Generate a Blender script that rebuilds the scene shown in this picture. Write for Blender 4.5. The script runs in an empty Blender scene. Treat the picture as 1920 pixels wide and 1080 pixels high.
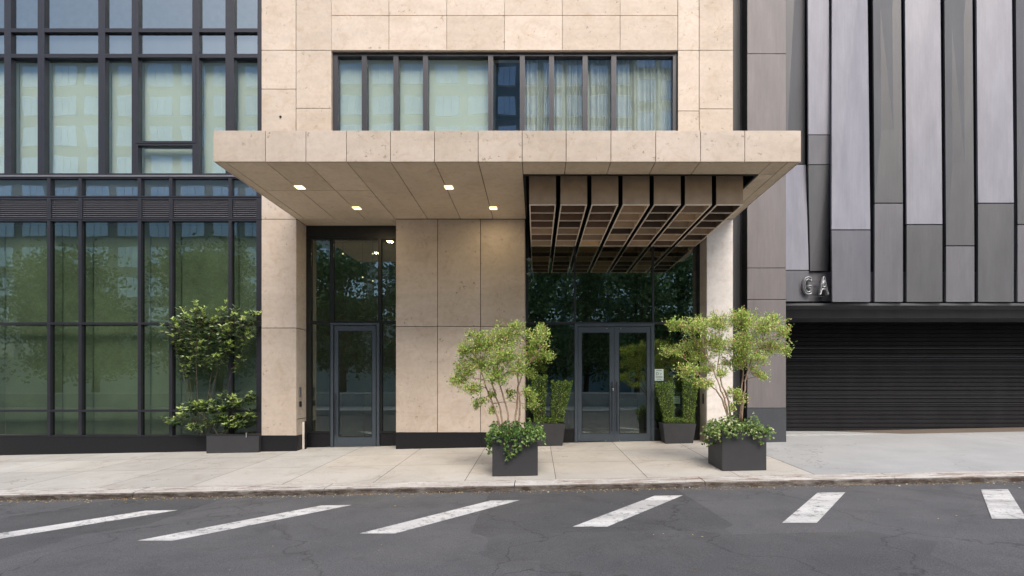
import bpy, math, random
import numpy as np
from mathutils import Vector
R = math.radians
random.seed(7)
rng = np.random.default_rng(11)
scene = bpy.context.scene
COL = scene.collection

# ------------------------------------------------------------------ camera, sky, sun, exposure
# camera stands in the road 12 m from the facade plane (y = 0), 1.4 m above the entrance level
CAM_Y, CAM_Z, F = -12.0, 1.4, 955.0
cam = bpy.data.cameras.new('camera')
camo = bpy.data.objects.new('camera', cam)
COL.objects.link(camo)
camo.location = (0, CAM_Y, CAM_Z)
camo.rotation_euler = (R(90), 0, 0)
cam.sensor_width = 36
cam.lens = F / 1920 * 36
cam.shift_x = -45.5 / 1920
cam.shift_y = 183 / 1920
cam.clip_end = 600
scene.camera = camo

SUN_DIR = Vector((0.13, -0.70, 0.76)).normalized()
world = bpy.data.worlds.new('World')
scene.world = world
world.use_nodes = True
wn = world.node_tree.nodes
sky = wn.new('ShaderNodeTexSky')
sky.sky_type = 'NISHITA'
sky.sun_disc = False
sky.sun_elevation = math.asin(SUN_DIR.z)
sky.sun_rotation = math.atan2(SUN_DIR.x, SUN_DIR.y)
sky.air_density = 1.0
sky.dust_density = 4.0
sky.ozone_density = 1.0
wn['Background'].inputs['Strength'].default_value = 0.15
world.node_tree.links.new(sky.outputs[0], wn['Background'].inputs['Color'])
sl = bpy.data.lights.new('sun', 'SUN')
sl.energy = 1.5
sl.angle = R(36)
sl.color = (1.0, 0.95, 0.88)
slo = bpy.data.objects.new('sun', sl)
COL.objects.link(slo)
slo.rotation_euler = (-SUN_DIR).to_track_quat('-Z', 'Y').to_euler()
slo.location = (8, -14, 20)
scene.view_settings.view_transform = 'Standard'
scene.view_settings.look = 'None'
scene.view_settings.exposure = 0.90
scene.view_settings.gamma = 1
scene.cycles.max_bounces = 8
scene.cycles.transparent_max_bounces = 16


def X(px, y=0.0):
    return (px - 1005.5) * (y - CAM_Y) / F


def Z(py, y=0.0):
    return CAM_Z + (723 - py) * (y - CAM_Y) / F


def gz(x, y):          # pavement: falls to the left and towards the kerb
    return -0.035 + 0.019 * x + 0.04 * y


KB, KF = -3.50, -3.86   # back and front edge of the kerb


def rz(x, y):          # road surface
    return -0.035 + 0.019 * x + 0.04 * KF - 0.095 + 0.018 * (KF - y)


# ------------------------------------------------------------------ mesh helpers
class MB:
    def __init__(s):
        s.v, s.f, s.m = [], [], []

    def quad(s, a, b, c, d, m=0):
        i = len(s.v)
        s.v += [tuple(a), tuple(b), tuple(c), tuple(d)]
        s.f.append((i, i + 1, i + 2, i + 3)); s.m.append(m)
        return s

    def box(s, x0, x1, y0, y1, z0, z1, m=0):
        if x0 > x1: x0, x1 = x1, x0
        if y0 > y1: y0, y1 = y1, y0
        if z0 > z1: z0, z1 = z1, z0
        i = len(s.v)
        s.v += [(x, y, z) for z in (z0, z1) for y in (y0, y1) for x in (x0, x1)]
        for q in ((0, 2, 3, 1), (4, 5, 7, 6), (0, 1, 5, 4), (2, 6, 7, 3), (0, 4, 6, 2), (1, 3, 7, 5)):
            s.f.append(tuple(i + k for k in q)); s.m.append(m)
        return s

    def hexa(s, p, m=0):   # 8 points, bottom ring then top ring
        i = len(s.v)
        s.v += [tuple(q) for q in p]
        for q in ((3, 2, 1, 0), (4, 5, 6, 7), (0, 1, 5, 4), (1, 2, 6, 5), (2, 3, 7, 6), (3, 0, 4, 7)):
            s.f.append(tuple(i + k for k in q)); s.m.append(m)
        return s

    def tube(s, pts, rad, n=6, m=0, cap=True):
        pts = [Vector(p) for p in pts]
        if not hasattr(rad, '__len__'): rad = [rad] * len(pts)
        i0 = len(s.v)
        up = Vector((0, 0, 1))
        for k, p in enumerate(pts):
            d = (pts[min(k + 1, len(pts) - 1)] - pts[max(k - 1, 0)])
            if d.length < 1e-6: d = Vector((0, 0, 1))
            d.normalize()
            a = d.cross(Vector((1, 0.3, 0)) if abs(d.z) > 0.9 else up).normalized()
            b = d.cross(a)
            for j in range(n):
                t = 2 * math.pi * j / n
                s.v.append(tuple(p + (a * math.cos(t) + b * math.sin(t)) * rad[k]))
        for k in range(len(pts) - 1):
            for j in range(n):
                a0 = i0 + k * n + j; a1 = i0 + k * n + (j + 1) % n
                s.f.append((a0, a1, a1 + n, a0 + n)); s.m.append(m)
        if cap:
            s.f.append(tuple(i0 + j for j in reversed(range(n)))); s.m.append(m)
            s.f.append(tuple(i0 + (len(pts) - 1) * n + j for j in range(n))); s.m.append(m)
        return s

    def build(s, name, mat, parent=None, bevel=0, smooth=False):
        off = Vector((0, 0, 0))
        if parent is not None:
            q = parent
            while q is not None:
                off += q.location; q = q.parent
        me = bpy.data.meshes.new(name)
        me.from_pydata([(a - off.x, b - off.y, c - off.z) for a, b, c in s.v], [], s.f)
        mats = mat if isinstance(mat, (list, tuple)) else [mat]
        for q in mats: me.materials.append(q)
        if len(mats) > 1: me.polygons.foreach_set('material_index', s.m)
        if smooth: me.polygons.foreach_set('use_smooth', [True] * len(me.polygons))
        o = bpy.data.objects.new(name, me)
        COL.objects.link(o)
        o.parent = parent
        if bevel:
            b = o.modifiers.new('bevel', 'BEVEL'); b.width = bevel; b.segments = 2; b.limit_method = 'ANGLE'
        return o


def B(x0, x1, y0, y1, z0, z1):
    return MB().box(x0, x1, y0, y1, z0, z1)


def tag(o, label=None, cat=None, group=None, kind=None):
    if label: o['label'] = label
    if cat: o['category'] = cat
    if group: o['group'] = group
    if kind: o['kind'] = kind
    return o


def thing(name, loc, label, cat, group=None):
    o = bpy.data.objects.new(name, None)
    o.empty_display_size = 0.2
    COL.objects.link(o)
    o.location = loc
    return tag(o, label, cat, group)


def panels(mb, axis, us, vs, w, t, gap=0.014):
    """stone slabs on a grid; axis 'y': u=x v=z face at y=w ; 'x': u=y v=z face at x=w ; 'z': u=x v=y underside at z=w"""
    g = gap / 2
    for i in range(len(us) - 1):
        for j in range(len(vs) - 1):
            a0, a1, b0, b1 = us[i] + g, us[i + 1] - g, vs[j] + g, vs[j + 1] - g
            if axis == 'y': mb.box(a0, a1, w, w + t, b0, b1)
            elif axis == 'x': mb.box(w, w + t, a0, a1, b0, b1)
            else: mb.box(a0, a1, b0, b1, w, w + t)
    return mb


# ------------------------------------------------------------------ material helpers
def new_mat(name):
    m = bpy.data.materials.new(name)
    m.use_nodes = True
    nt = m.node_tree
    return m, nt, nt.nodes['Principled BSDF'], nt.nodes['Material Output']


class N:
    def __init__(s, nt): s.nt = nt

    def n(s, t, **k):
        o = s.nt.nodes.new(t)
        for a, b in k.items(): setattr(o, a, b)
        return o

    def l(s, a, b): s.nt.links.new(a, b)

    def pos(s, scale=(1, 1, 1)):
        g = s.n('ShaderNodeNewGeometry'); mp = s.n('ShaderNodeMapping')
        mp.inputs['Scale'].default_value = scale
        s.l(g.outputs['Position'], mp.inputs['Vector'])
        return mp.outputs[0]

    def island(s):
        return s.n('ShaderNodeNewGeometry').outputs['Random Per Island']

    def noise(s, vec, scale, detail=4, rough=0.55, dist=0.0):
        o = s.n('ShaderNodeTexNoise')
        o.inputs['Scale'].default_value = scale; o.inputs['Detail'].default_value = detail
        o.inputs['Roughness'].default_value = rough; o.inputs['Distortion'].default_value = dist
        s.l(vec, o.inputs['Vector'])
        return o.outputs['Fac']

    def ramp(s, fac, stops, interp='LINEAR'):
        o = s.n('ShaderNodeValToRGB'); cr = o.color_ramp; cr.interpolation = interp
        while len(cr.elements) < len(stops): cr.elements.new(0.5)
        for e, (p, c) in zip(cr.elements, stops):
            e.position = p
            e.color = (c, c, c, 1) if not hasattr(c, '__len__') else (*c, 1)
        s.l(fac, o.inputs['Fac'])
        return o.outputs['Color']

    def mix(s, fac, a, b, mode='MIX'):
        o = s.n('ShaderNodeMix', data_type='RGBA', blend_type=mode)
        for sock, v in ((o.inputs[0], fac), (o.inputs[6], a), (o.inputs[7], b)):
            if isinstance(v, (int, float)): sock.default_value = v
            elif isinstance(v, tuple): sock.default_value = (*v, 1)
            else: s.l(v, sock)
        return o.outputs[2]

    def math(s, op, a, b=0.0):
        o = s.n('ShaderNodeMath', operation=op)
        for i, v in enumerate((a, b)):
            if isinstance(v, (int, float)): o.inputs[i].default_value = v
            else: s.l(v, o.inputs[i])
        return o.outputs[0]

    def bump(s, h, strength, dist, bsdf):
        o = s.n('ShaderNodeBump')
        o.inputs['Strength'].default_value = strength; o.inputs['Distance'].default_value = dist
        s.l(h, o.inputs['Height']); s.l(o.outputs[0], bsdf.inputs['Normal'])


def simple(name, col, rough=0.5, metal=0.0, var=0.08, scale=6.0, bump=0.0, bscale=60, spec=0.5):
    m, nt, p, out = new_mat(name); k = N(nt)
    v = k.pos()
    n = k.noise(v, scale, 5)
    c0 = tuple(max(0, c * (1 - var)) for c in col); c1 = tuple(c * (1 + var) for c in col)
    k.l(k.ramp(n, [(0.3, c0), (0.7, c1)]), p.inputs['Base Color'])
    k.l(k.ramp(n, [(0.3, min(1, rough * 1.12)), (0.7, rough * 0.9)]), p.inputs['Roughness'])
    p.inputs['Metallic'].default_value = metal
    p.inputs['Specular IOR Level'].default_value = spec
    if bump: k.bump(k.noise(v, bscale, 3), bump, 0.01, p)
    return m


def stone(name, c_main, c_dark, c_spot, spot=1.0, rough=0.6):
    m, nt, p, out = new_mat(name); k = N(nt)
    v = k.pos()
    base = k.ramp(k.noise(v, 1.1, 6, 0.6, 0.6), [(0.3, c_dark), (0.62, c_main)])
    fine = k.ramp(k.noise(v, 9, 8, 0.72, 0.3), [(0.32, 0.90), (0.52, 1.0), (0.70, 1.04)])
    base = k.mix(1.0, base, fine, 'MULTIPLY')
    # faint horizontal bedding
    bed = k.ramp(k.noise(k.pos((0.5, 0.5, 2.2)), 1.3, 6, 0.62, 0.8), [(0.30, 0.90), (0.6, 1.03)])
    base = k.mix(0.8, base, bed, 'MULTIPLY')
    och = k.ramp(k.noise(v, 3.2, 7, 0.72, 1.2), [(0.52, 0.0), (0.68, 0.5)])
    base = k.mix(och, base, tuple(c * f for c, f in zip(c_dark, (0.82, 0.72, 0.6))))
    # little fossil pits in clusters
    vo = k.n('ShaderNodeTexVoronoi', feature='F1'); vo.inputs['Scale'].default_value = 7; vo.inputs['Randomness'].default_value = 1
    wv = k.n('ShaderNodeVectorMath', operation='ADD')
    nz = k.n('ShaderNodeTexNoise'); nz.inputs['Scale'].default_value = 22
    k.l(v, nz.inputs['Vector']); sc = k.n('ShaderNodeVectorMath', operation='SCALE'); sc.inputs['Scale'].default_value = 0.16
    k.l(nz.outputs['Color'], sc.inputs[0]); k.l(v, wv.inputs[0]); k.l(sc.outputs[0], wv.inputs[1]); k.l(wv.outputs[0], vo.inputs['Vector'])
    pit = k.ramp(vo.outputs['Distance'], [(0.08, 1.0), (0.24, 0.0)])
    clus = k.ramp(k.noise(v, 1.9, 3, 0.6), [(0.47, 0.0), (0.60, 1.0)])
    sp = k.mix(1.0, pit, clus, 'MULTIPLY')
    spf = k.math('MULTIPLY', sp, 0.75 * spot)
    base = k.mix(spf, base, c_spot)
    isl = k.ramp(k.island(), [(0.0, (0.895, 0.885, 0.865)), (0.5, (0.99, 0.985, 0.98)), (1.0, (1.06, 1.055, 1.06))])
    base = k.mix(1.0, base, isl, 'MULTIPLY')
    k.l(base, p.inputs['Base Color'])
    p.inputs['Roughness'].default_value = rough
    p.inputs['Specular IOR Level'].default_value = 0.35
    h = k.mix(0.4, k.noise(v, 40, 5, 0.7), k.ramp(vo.outputs['Distance'], [(0.05, 0.0), (0.25, 1.0)]))
    k.bump(h, 0.12, 0.01, p)
    return m


def glass(name, tint, gloss, refl=0.16, wav=0.02, rough=0.0):
    m, nt, p, out = new_mat(name); k = N(nt)
    nt.nodes.remove(p)
    tr = k.n('ShaderNodeBsdfTransparent'); tr.inputs['Color'].default_value = (*tint, 1)
    gl = k.n('ShaderNodeBsdfGlossy'); gl.inputs['Color'].default_value = (*gloss, 1); gl.inputs['Roughness'].default_value = rough
    fr = k.n('ShaderNodeFresnel'); fr.inputs['IOR'].default_value = 1.5
    # two coated faces act once, on the outer face; the inner face only tints
    bf = k.n('ShaderNodeNewGeometry').outputs['Backfacing']
    fac = k.math('MULTIPLY', k.math('ADD', k.math('MULTIPLY', fr.outputs[0], 1.2), refl), k.math('SUBTRACT', 1.0, bf))
    mx = k.n('ShaderNodeMixShader'); k.l(fac, mx.inputs[0]); k.l(tr.outputs[0], mx.inputs[1]); k.l(gl.outputs[0], mx.inputs[2])
    k.l(mx.outputs[0], out.inputs['Surface'])
    if wav:
        b = k.n('ShaderNodeBump'); b.inputs['Strength'].default_value = 1; b.inputs['Distance'].default_value = wav
        k.l(k.noise(k.pos(), 0.9, 1), b.inputs['Height']); k.l(b.outputs[0], gl.inputs['Normal'])
    return m


def emit(name, col, s):
    m, nt, p, out = new_mat(name)
    p.inputs['Base Color'].default_value = (*col, 1)
    p.inputs['Emission Color'].default_value = (*col, 1)
    p.inputs['Emission Strength'].default_value = s
    return m


def leafmat(name, stops, rough=0.5, trans=0.35, spec=0.4):
    m, nt, p, out = new_mat(name); k = N(nt)
    c = k.ramp(k.island(), stops)
    k.l(c, p.inputs['Base Color'])
    p.inputs['Roughness'].default_value = rough; p.inputs['Specular IOR Level'].default_value = spec
    t = k.n('ShaderNodeBsdfTranslucent'); k.l(k.mix(1.0, c, (1.0, 1.0, 0.7), 'MULTIPLY'), t.inputs['Color'])
    mx = k.n('ShaderNodeMixShader'); mx.inputs[0].default_value = trans
    k.l(p.outputs[0], mx.inputs[1]); k.l(t.outputs[0], mx.inputs[2]); k.l(mx.outputs[0], out.inputs['Surface'])
    return m


M = {}
M['stone'] = stone('limestone', (0.60, 0.515, 0.435), (0.53, 0.445, 0.36), (0.20, 0.14, 0.09))
M['stone_soffit'] = stone('limestone_soffit', (0.68, 0.555, 0.415), (0.61, 0.495, 0.36), (0.24, 0.15, 0.09), 0.4)  # same limestone as the walls, lightened to paint in bounce light from below
M['stone_pale'] = stone('pale_limestone', (0.84, 0.79, 0.74), (0.76, 0.71, 0.66), (0.42, 0.35, 0.3), 0.25)
M['granite'] = simple('black_granite', (0.012, 0.012, 0.014), 0.4, 0, 0.25, 30, spec=.35)
M['joint'] = simple('dark_joint', (0.045, 0.035, 0.028), 0.9)
M['frame'] = simple('charcoal_frame', (0.035, 0.038, 0.048), 0.42, 0.3, 0.08)
M['frame_black'] = simple('black_frame', (0.012, 0.014, 0.014), 0.4, 0.1)
M['door'] = simple('slate_blue_paint', (0.070, 0.088, 0.108), 0.38, 0.2, 0.06)
M['steel'] = simple('brushed_steel', (0.6, 0.6, 0.6), 0.28, 1.0)
M['mull'] = simple('grey_mullion', (0.028, 0.028, 0.036), 0.42, 0.2, 0.1)
M['vent'] = simple('grey_louvre', (0.22, 0.22, 0.24), 0.45, 0.4, 0.06)
M['black'] = simple('black', (0.008, 0.008, 0.009), 0.6)
M['glass_dark'] = glass('tinted_glass', (0.80, 0.84, 0.79), (0.78, 0.88, 0.80), 0.22, 0.0012)
M['glass_up'] = glass('blue_glass', (0.93, 0.97, 0.95), (0.82, 0.95, 1.0), 0.16, 0.0022)
M['glass_left'] = glass('green_glass', (0.68, 0.74, 0.67), (0.80, 0.90, 0.84), 0.085, 0.0016)
M['shade'] = simple('roller_shade', (0.54, 0.57, 0.53), 0.9, 0, 0.04, 1.5)
M['shade_green'] = simple('green_shade', (0.30, 0.31, 0.25), 0.9, 0, 0.30, 0.8)
M['curtain'] = simple('linen_curtain', (0.46, 0.455, 0.42), 0.9, 0, 0.10, 3)
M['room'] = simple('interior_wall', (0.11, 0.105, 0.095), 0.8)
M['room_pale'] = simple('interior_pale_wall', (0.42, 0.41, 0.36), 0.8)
M['room_floor'] = simple('interior_floor', (0.30, 0.28, 0.25), 0.3)
M['bronze'] = simple('bronze_panel', (0.48, 0.335, 0.215), 0.45, 0.1, 0.12, 5)
M['bronze_rim'] = simple('pale_bronze_rim', (0.85, 0.72, 0.58), 0.45, 0.0, 0.06)
M['planter'] = simple('charcoal_planter', (0.040, 0.040, 0.043), 0.55, 0.0, 0.10, 3, 0.15, 90)
M['soil'] = simple('soil', (0.04, 0.03, 0.02), 0.95, 0, 0.3, 20)
M['lamp'] = emit('warm_lamp', (1.0, 0.82, 0.40), 1.5)
M['lamp_dot'] = emit('lamp_dot', (1.0, 0.85, 0.5), .9)
M['paper'] = simple('pale_green_paper', (0.62, 0.72, 0.66), 0.7)
M['ink'] = simple('ink', (0.03, 0.05, 0.04), 0.7)
M['bark'] = simple('smooth_tan_bark', (0.36, 0.25, 0.18), 0.8, 0, 0.3, 30, 0.3)
M['bark_dark'] = simple('dark_bark', (0.10, 0.075, 0.05), 0.9, 0, 0.3, 20, 0.3)
M['paint'] = None


def coffer_mat():
    m, nt, p, out = new_mat('bronze_cell_lining'); k = N(nt)
    c = k.ramp(k.island(), [(0.0, (0.14, 0.095, 0.065)), (0.15, (0.28, 0.18, 0.115)), (0.34, (0.52, 0.39, 0.27)), (0.62, (0.68, 0.51, 0.34)), (0.85, (0.86, 0.64, 0.36))], 'CONSTANT')
    oi = k.n('ShaderNodeObjectInfo'); rnd = k.math('FRACT', k.math('ADD', k.math('MULTIPLY', k.island(), 7.31), k.math('MULTIPLY', oi.outputs['Random'], 5.7)))
    k.l(rnd, c.node.inputs['Fac'])
    k.l(k.mix(0.5, c, k.ramp(k.noise(k.pos(), 5, 4), [(0.3, 0.75), (0.7, 1.1)]), 'MULTIPLY'), p.inputs['Base Color'])
    p.inputs['Roughness'].default_value = 0.5
    return m


M['cell'] = coffer_mat()


def concrete(name, ca, cb, stain=(0.30, 0.22, 0.17)):
    m, nt, p, out = new_mat(name); k = N(nt); v = k.pos()
    c = k.ramp(k.noise(v, 0.8, 6, 0.62, 0.3), [(0.3, ca), (0.68, cb)])
    c = k.mix(1.0, c, k.ramp(k.noise(v, 45, 4, 0.7), [(0.3, 0.90), (0.7, 1.07)]), 'MULTIPLY')
    c = k.mix(1.0, c, k.ramp(k.island(), [(0, (0.90, 0.885, 0.87)), (0.5, (1, 1, 1)), (1, (1.05, 1.03, 1.0))]), 'MULTIPLY')
    st = k.ramp(k.noise(v, 1.9, 7, 0.72, 1.0), [(0.54, 0.0), (0.72, 0.5)])
    c = k.mix(st, c, stain)
    vo = k.n('ShaderNodeTexVoronoi'); vo.inputs['Scale'].default_value = 2.6; k.l(v, vo.inputs['Vector'])
    c = k.mix(k.ramp(vo.outputs['Distance'], [(0.035, 0.55), (0.05, 0.0)]), c, (0.12, 0.11, 0.10))
    ck = k.n('ShaderNodeTexVoronoi', feature='DISTANCE_TO_EDGE'); ck.inputs['Scale'].default_value = 0.45
    dv = k.n('ShaderNodeVectorMath', operation='ADD'); nz = k.n('ShaderNodeTexNoise'); nz.inputs['Scale'].default_value = 2.5
    k.l(v, nz.inputs['Vector']); k.l(v, dv.inputs[0]); k.l(nz.outputs['Color'], dv.inputs[1]); k.l(dv.outputs[0], ck.inputs['Vector'])
    cm = k.mix(1.0, k.ramp(ck.outputs['Distance'], [(0.002, 0.5), (0.006, 0.0)]), k.ramp(k.noise(v, 0.5, 2), [(0.5, 0.0), (0.56, 1.0)]), 'MULTIPLY')
    c = k.mix(cm, c, (0.16, 0.14, 0.12))
    k.l(c, p.inputs['Base Color']); p.inputs['Roughness'].default_value = 0.85
    k.bump(k.noise(v, 120, 3), 0.2, 0.004, p)
    return m


M['walk_warm'] = concrete('pinkish_concrete', (0.45, 0.42, 0.37), (0.56, 0.53, 0.475))
M['walk_grey'] = concrete('grey_concrete', (0.42, 0.41, 0.375), (0.53, 0.515, 0.48))
M['apron'] = concrete('apron_concrete', (0.36, 0.37, 0.37), (0.44, 0.45, 0.45), (0.34, 0.33, 0.31))
M['joint_walk'] = simple('walk_joint', (0.15, 0.12, 0.095), 0.95)


def kerb_mat():
    m, nt, p, out = new_mat('weathered_kerb'); k = N(nt); v = k.pos()
    c = k.ramp(k.noise(v, 1.6, 6, 0.65), [(0.3, (0.46, 0.43, 0.39)), (0.7, (0.66, 0.64, 0.60))])
    st = k.ramp(k.noise(k.pos((1.0, 5, 14)), 2.0, 7, 0.75, 0.8), [(0.50, 0.0), (0.62, 0.9)])
    c = k.mix(st, c, (0.21, 0.13, 0.085))
    st2 = k.ramp(k.noise(k.pos((3, 3, 3)), 9, 5, 0.8), [(0.55, 0.0), (0.66, 0.6)])
    c = k.mix(st2, c, (0.12, 0.10, 0.085))
    # grime band on the lower kerb face
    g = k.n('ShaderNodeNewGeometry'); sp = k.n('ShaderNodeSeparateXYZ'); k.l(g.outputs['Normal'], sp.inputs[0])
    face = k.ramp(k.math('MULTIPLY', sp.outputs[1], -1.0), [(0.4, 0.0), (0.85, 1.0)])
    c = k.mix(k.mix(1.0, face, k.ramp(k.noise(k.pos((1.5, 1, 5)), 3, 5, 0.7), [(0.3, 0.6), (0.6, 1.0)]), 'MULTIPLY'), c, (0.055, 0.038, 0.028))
    k.l(c, p.inputs['Base Color']); p.inputs['Roughness'].default_value = 0.85
    k.bump(k.noise(v, 60, 4, 0.7), 0.4, 0.006, p)
    return m


M['kerb'] = kerb_mat()


def asphalt():
    m, nt, p, out = new_mat('asphalt'); k = N(nt); v = k.pos()
    c = k.ramp(k.noise(v, 1.3, 6, 0.6), [(0.3, (0.085, 0.085, 0.088)), (0.7, (0.115, 0.113, 0.113))])
    c = k.mix(1.0, c, k.ramp(k.noise(v, 90, 3, 0.8), [(0.35, 0.55), (0.65, 1.5)]), 'MULTIPLY')
    ck = k.n('ShaderNodeTexVoronoi', feature='DISTANCE_TO_EDGE'); ck.inputs['Scale'].default_value = 0.35
    dv = k.n('ShaderNodeVectorMath', operation='ADD'); nz = k.n('ShaderNodeTexNoise'); nz.inputs['Scale'].default_value = 1.7; nz.inputs['Detail'].default_value = 6
    k.l(v, nz.inputs['Vector']); k.l(v, dv.inputs[0]); k.l(nz.outputs['Color'], dv.inputs[1]); k.l(dv.outputs[0], ck.inputs['Vector'])
    st = k.ramp(k.noise(v, 0.7, 7, 0.7, 1.5), [(0.52, 0.0), (0.66, 0.45)])
    c = k.mix(st, c, (0.055, 0.052, 0.05))
    sx = k.n('ShaderNodeSeparateXYZ'); k.l(v, sx.inputs[0])
    gd = k.math('SUBTRACT', k.math('ADD', k.math('MULTIPLY', sx.outputs[1], 2.2), 9.35), k.math('MULTIPLY', k.noise(v, 4, 5, 0.7), 1.6))
    c = k.mix(k.ramp(gd, [(0.0, 0.0), (0.55, 0.75)]), c, (0.085, 0.06, 0.045))
    c = k.mix(k.ramp(ck.outputs['Distance'], [(0.0015, 0.7), (0.005, 0.0)]), c, (0.035, 0.034, 0.034))
    pt = k.n('ShaderNodeTexVoronoi'); pt.inputs['Scale'].default_value = 0.22; pt.distance = 'CHEBYCHEV'; k.l(v, pt.inputs['Vector'])
    c = k.mix(1.0, c, k.ramp(pt.outputs['Color'], [(0.2, 0.84), (0.8, 1.12)]), 'MULTIPLY')
    k.l(c, p.inputs['Base Color']); p.inputs['Roughness'].default_value = 0.8
    k.bump(k.noise(v, 140, 3), 0.5, 0.006, p)
    return m


M['asphalt'] = asphalt()


def roadpaint():
    m, nt, p, out = new_mat('worn_road_paint'); k = N(nt); v = k.pos()
    wear = k.ramp(k.noise(v, 7, 9, 0.85), [(0.52, 0.0), (0.60, 0.85)])
    tyre = k.ramp(k.noise(k.pos((0.25, 2.0, 1)), 1.6, 4, 0.6), [(0.35, (0.50, 0.49, 0.47)), (0.6, (0.74, 0.73, 0.70))])
    fine = k.ramp(k.noise(v, 60, 4, 0.8), [(0.58, 0.0), (0.66, 0.6)])
    c = k.mix(fine, k.mix(wear, tyre, (0.12, 0.12, 0.12)), (0.13, 0.13, 0.13))
    k.l(c, p.inputs['Base Color']); p.inputs['Roughness'].default_value = 0.7
    return m


M['paint'] = roadpaint()


def panelmat(name, col, rough=0.4, metal=0.0, streak=0.15):
    m, nt, p, out = new_mat(name); k = N(nt)
    a = k.ramp(k.noise(k.pos((1, 1, 0.25)), 3.0, 6, 0.65), [(0.3, 1 - streak), (0.7, 1 + streak)])
    b = k.ramp(k.noise(k.pos((14, 14, 0.5)), 2.0, 5, 0.7), [(0.35, 0.93), (0.7, 1.05)])
    k.l(k.mix(1.0, k.mix(1.0, col, a, 'MULTIPLY'), b, 'MULTIPLY'), p.inputs['Base Color'])
    p.inputs['Roughness'].default_value = rough; p.inputs['Metallic'].default_value = metal
    return m


M['g_pillar'] = panelmat('grey_pillar_panel', (0.165, 0.150, 0.150), 0.55)
M['g_base'] = panelmat('slate_base', (0.055, 0.060, 0.068), 0.5)
M['g_dark'] = panelmat('dark_grey_and_shaded_facet', (0.075, 0.077, 0.083), 0.5)  # plain dark grey cladding; on folded panels it paints the shaded facings
M['g_mid'] = panelmat('mid_grey_and_half_lit_facet', (0.115, 0.115, 0.13), 0.45)  # sign band grey; on folded panels it paints the half-lit facings
M['g_lit_facet'] = panelmat('lit_facet_panel', (0.225, 0.225, 0.262), 0.42)  # lit facings of the folded panels, brightness painted into the colour
M['shutter'] = panelmat('dark_shutter', (0.012, 0.012, 0.013), 0.6, 0.0, 0.3)
M['shutter'].node_tree.nodes['Principled BSDF'].inputs['Specular IOR Level'].default_value = 0.12

M['leaf_myrtle'] = leafmat('crape_myrtle_leaf', [(0.0, (0.148, 0.252, 0.050)), (0.35, (0.326, 0.504, 0.101)), (0.7, (0.532, 0.722, 0.168)), (0.9, (0.850, 0.850, 0.336)), (0.97, (0.638, 0.336, 0.202)), (1.0, (0.571, 0.235, 0.168))], 0.5, 0.35)
M['leaf_myrtle_sunlit'] = leafmat('sunlit_crape_myrtle_leaf', [(0.0, (0.200, 0.308, 0.065)), (0.35, (0.428, 0.616, 0.130)), (0.7, (0.656, 0.842, 0.227)), (0.88, (0.850, 0.850, 0.421)), (0.95, (0.778, 0.438, 0.259)), (1.0, (0.648, 0.276, 0.194))], 0.5, 0.35)  # lighter copy of the myrtle leaf, sunlight put into its colour
M['leaf_ivy'] = leafmat('ivy_leaf', [(0.0, (0.029, 0.081, 0.014)), (0.5, (0.081, 0.172, 0.034)), (0.85, (0.196, 0.310, 0.069)), (1.0, (0.437, 0.529, 0.184))], 0.4, 0.2)
M['leaf_ivy2'] = leafmat('variegated_ivy_leaf', [(0.0, (0.05, 0.12, 0.02)), (0.5, (0.14, 0.24, 0.05)), (0.8, (0.30, 0.38, 0.12)), (1.0, (0.60, 0.62, 0.36))], 0.4, 0.2)
M['leaf_box'] = leafmat('boxwood_leaf', [(0.0, (0.03, 0.07, 0.012)), (0.3, (0.08, 0.15, 0.025)), (0.6, (0.16, 0.26, 0.045)), (0.85, (0.30, 0.42, 0.08)), (1.0, (0.48, 0.60, 0.16))], 0.45, 0.25)
M['leaf_shrub'] = leafmat('glossy_shrub_leaf', [(0.0, (0.012, 0.028, 0.010)), (0.5, (0.045, 0.085, 0.028)), (0.85, (0.10, 0.16, 0.05)), (1.0, (0.22, 0.28, 0.09))], 0.25, 0.15, 0.7)
M['leaf_young_lit'] = leafmat('sunlit_young_shrub_leaf', [(0.0, (0.16, 0.28, 0.06)), (0.5, (0.38, 0.52, 0.12)), (1.0, (0.70, 0.78, 0.30))], 0.35, 0.3, 0.5)  # young tip leaves, brightened further so their colour carries sun highlights
M['leaf_far'] = leafmat('street_tree_leaf', [(0.0, (0.05, 0.10, 0.035)), (0.5, (0.12, 0.21, 0.08)), (1.0, (0.30, 0.42, 0.18))], 0.6, 0.3)
M['litter'] = leafmat('fallen_leaf', [(0.0, (0.20, 0.10, 0.05)), (0.4, (0.42, 0.27, 0.11)), (0.8, (0.60, 0.50, 0.22)), (1.0, (0.70, 0.66, 0.45))], 0.8, 0.1)

# ------------------------------------------------------------------ ground, pavement, kerb, road
g = MB()
g.quad((-250, -250, -5.5), (250, -250, -5.5), (250, 250, -5.5), (-250, 250, -5.5))
tag(g.build('ground', M['asphalt']), kind='structure')

WX0, WX1 = -40.0, 40.0
g = MB()
ys = [KB + 0.02, -2.0, -0.75, 0.5, 1.9]
xs = []
x = 0.33 - 1.53 * 25
while x < WX1: xs.append(x); x += 1.53
GRX0, GRX1 = -5.0, 4.66
for j in range(4):
    for i in range(len(xs) - 1):
        a, b = xs[i], xs[i + 1]
        if a > 4.7: continue
        if b > 4.7: b = GRX1 if b < 6 else b
        m = 0 if (a > -4.4 and b < 4.8) else 1
        e = 0.006
        a_, b_, c_, d_ = a + e, b - e, ys[j] + e, ys[j + 1] - e
        g.quad((a_, c_, gz(a_, c_)), (b_, c_, gz(b_, c_)), (b_, d_, gz(b_, d_)), (a_, d_, gz(a_, d_)), m)
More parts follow.
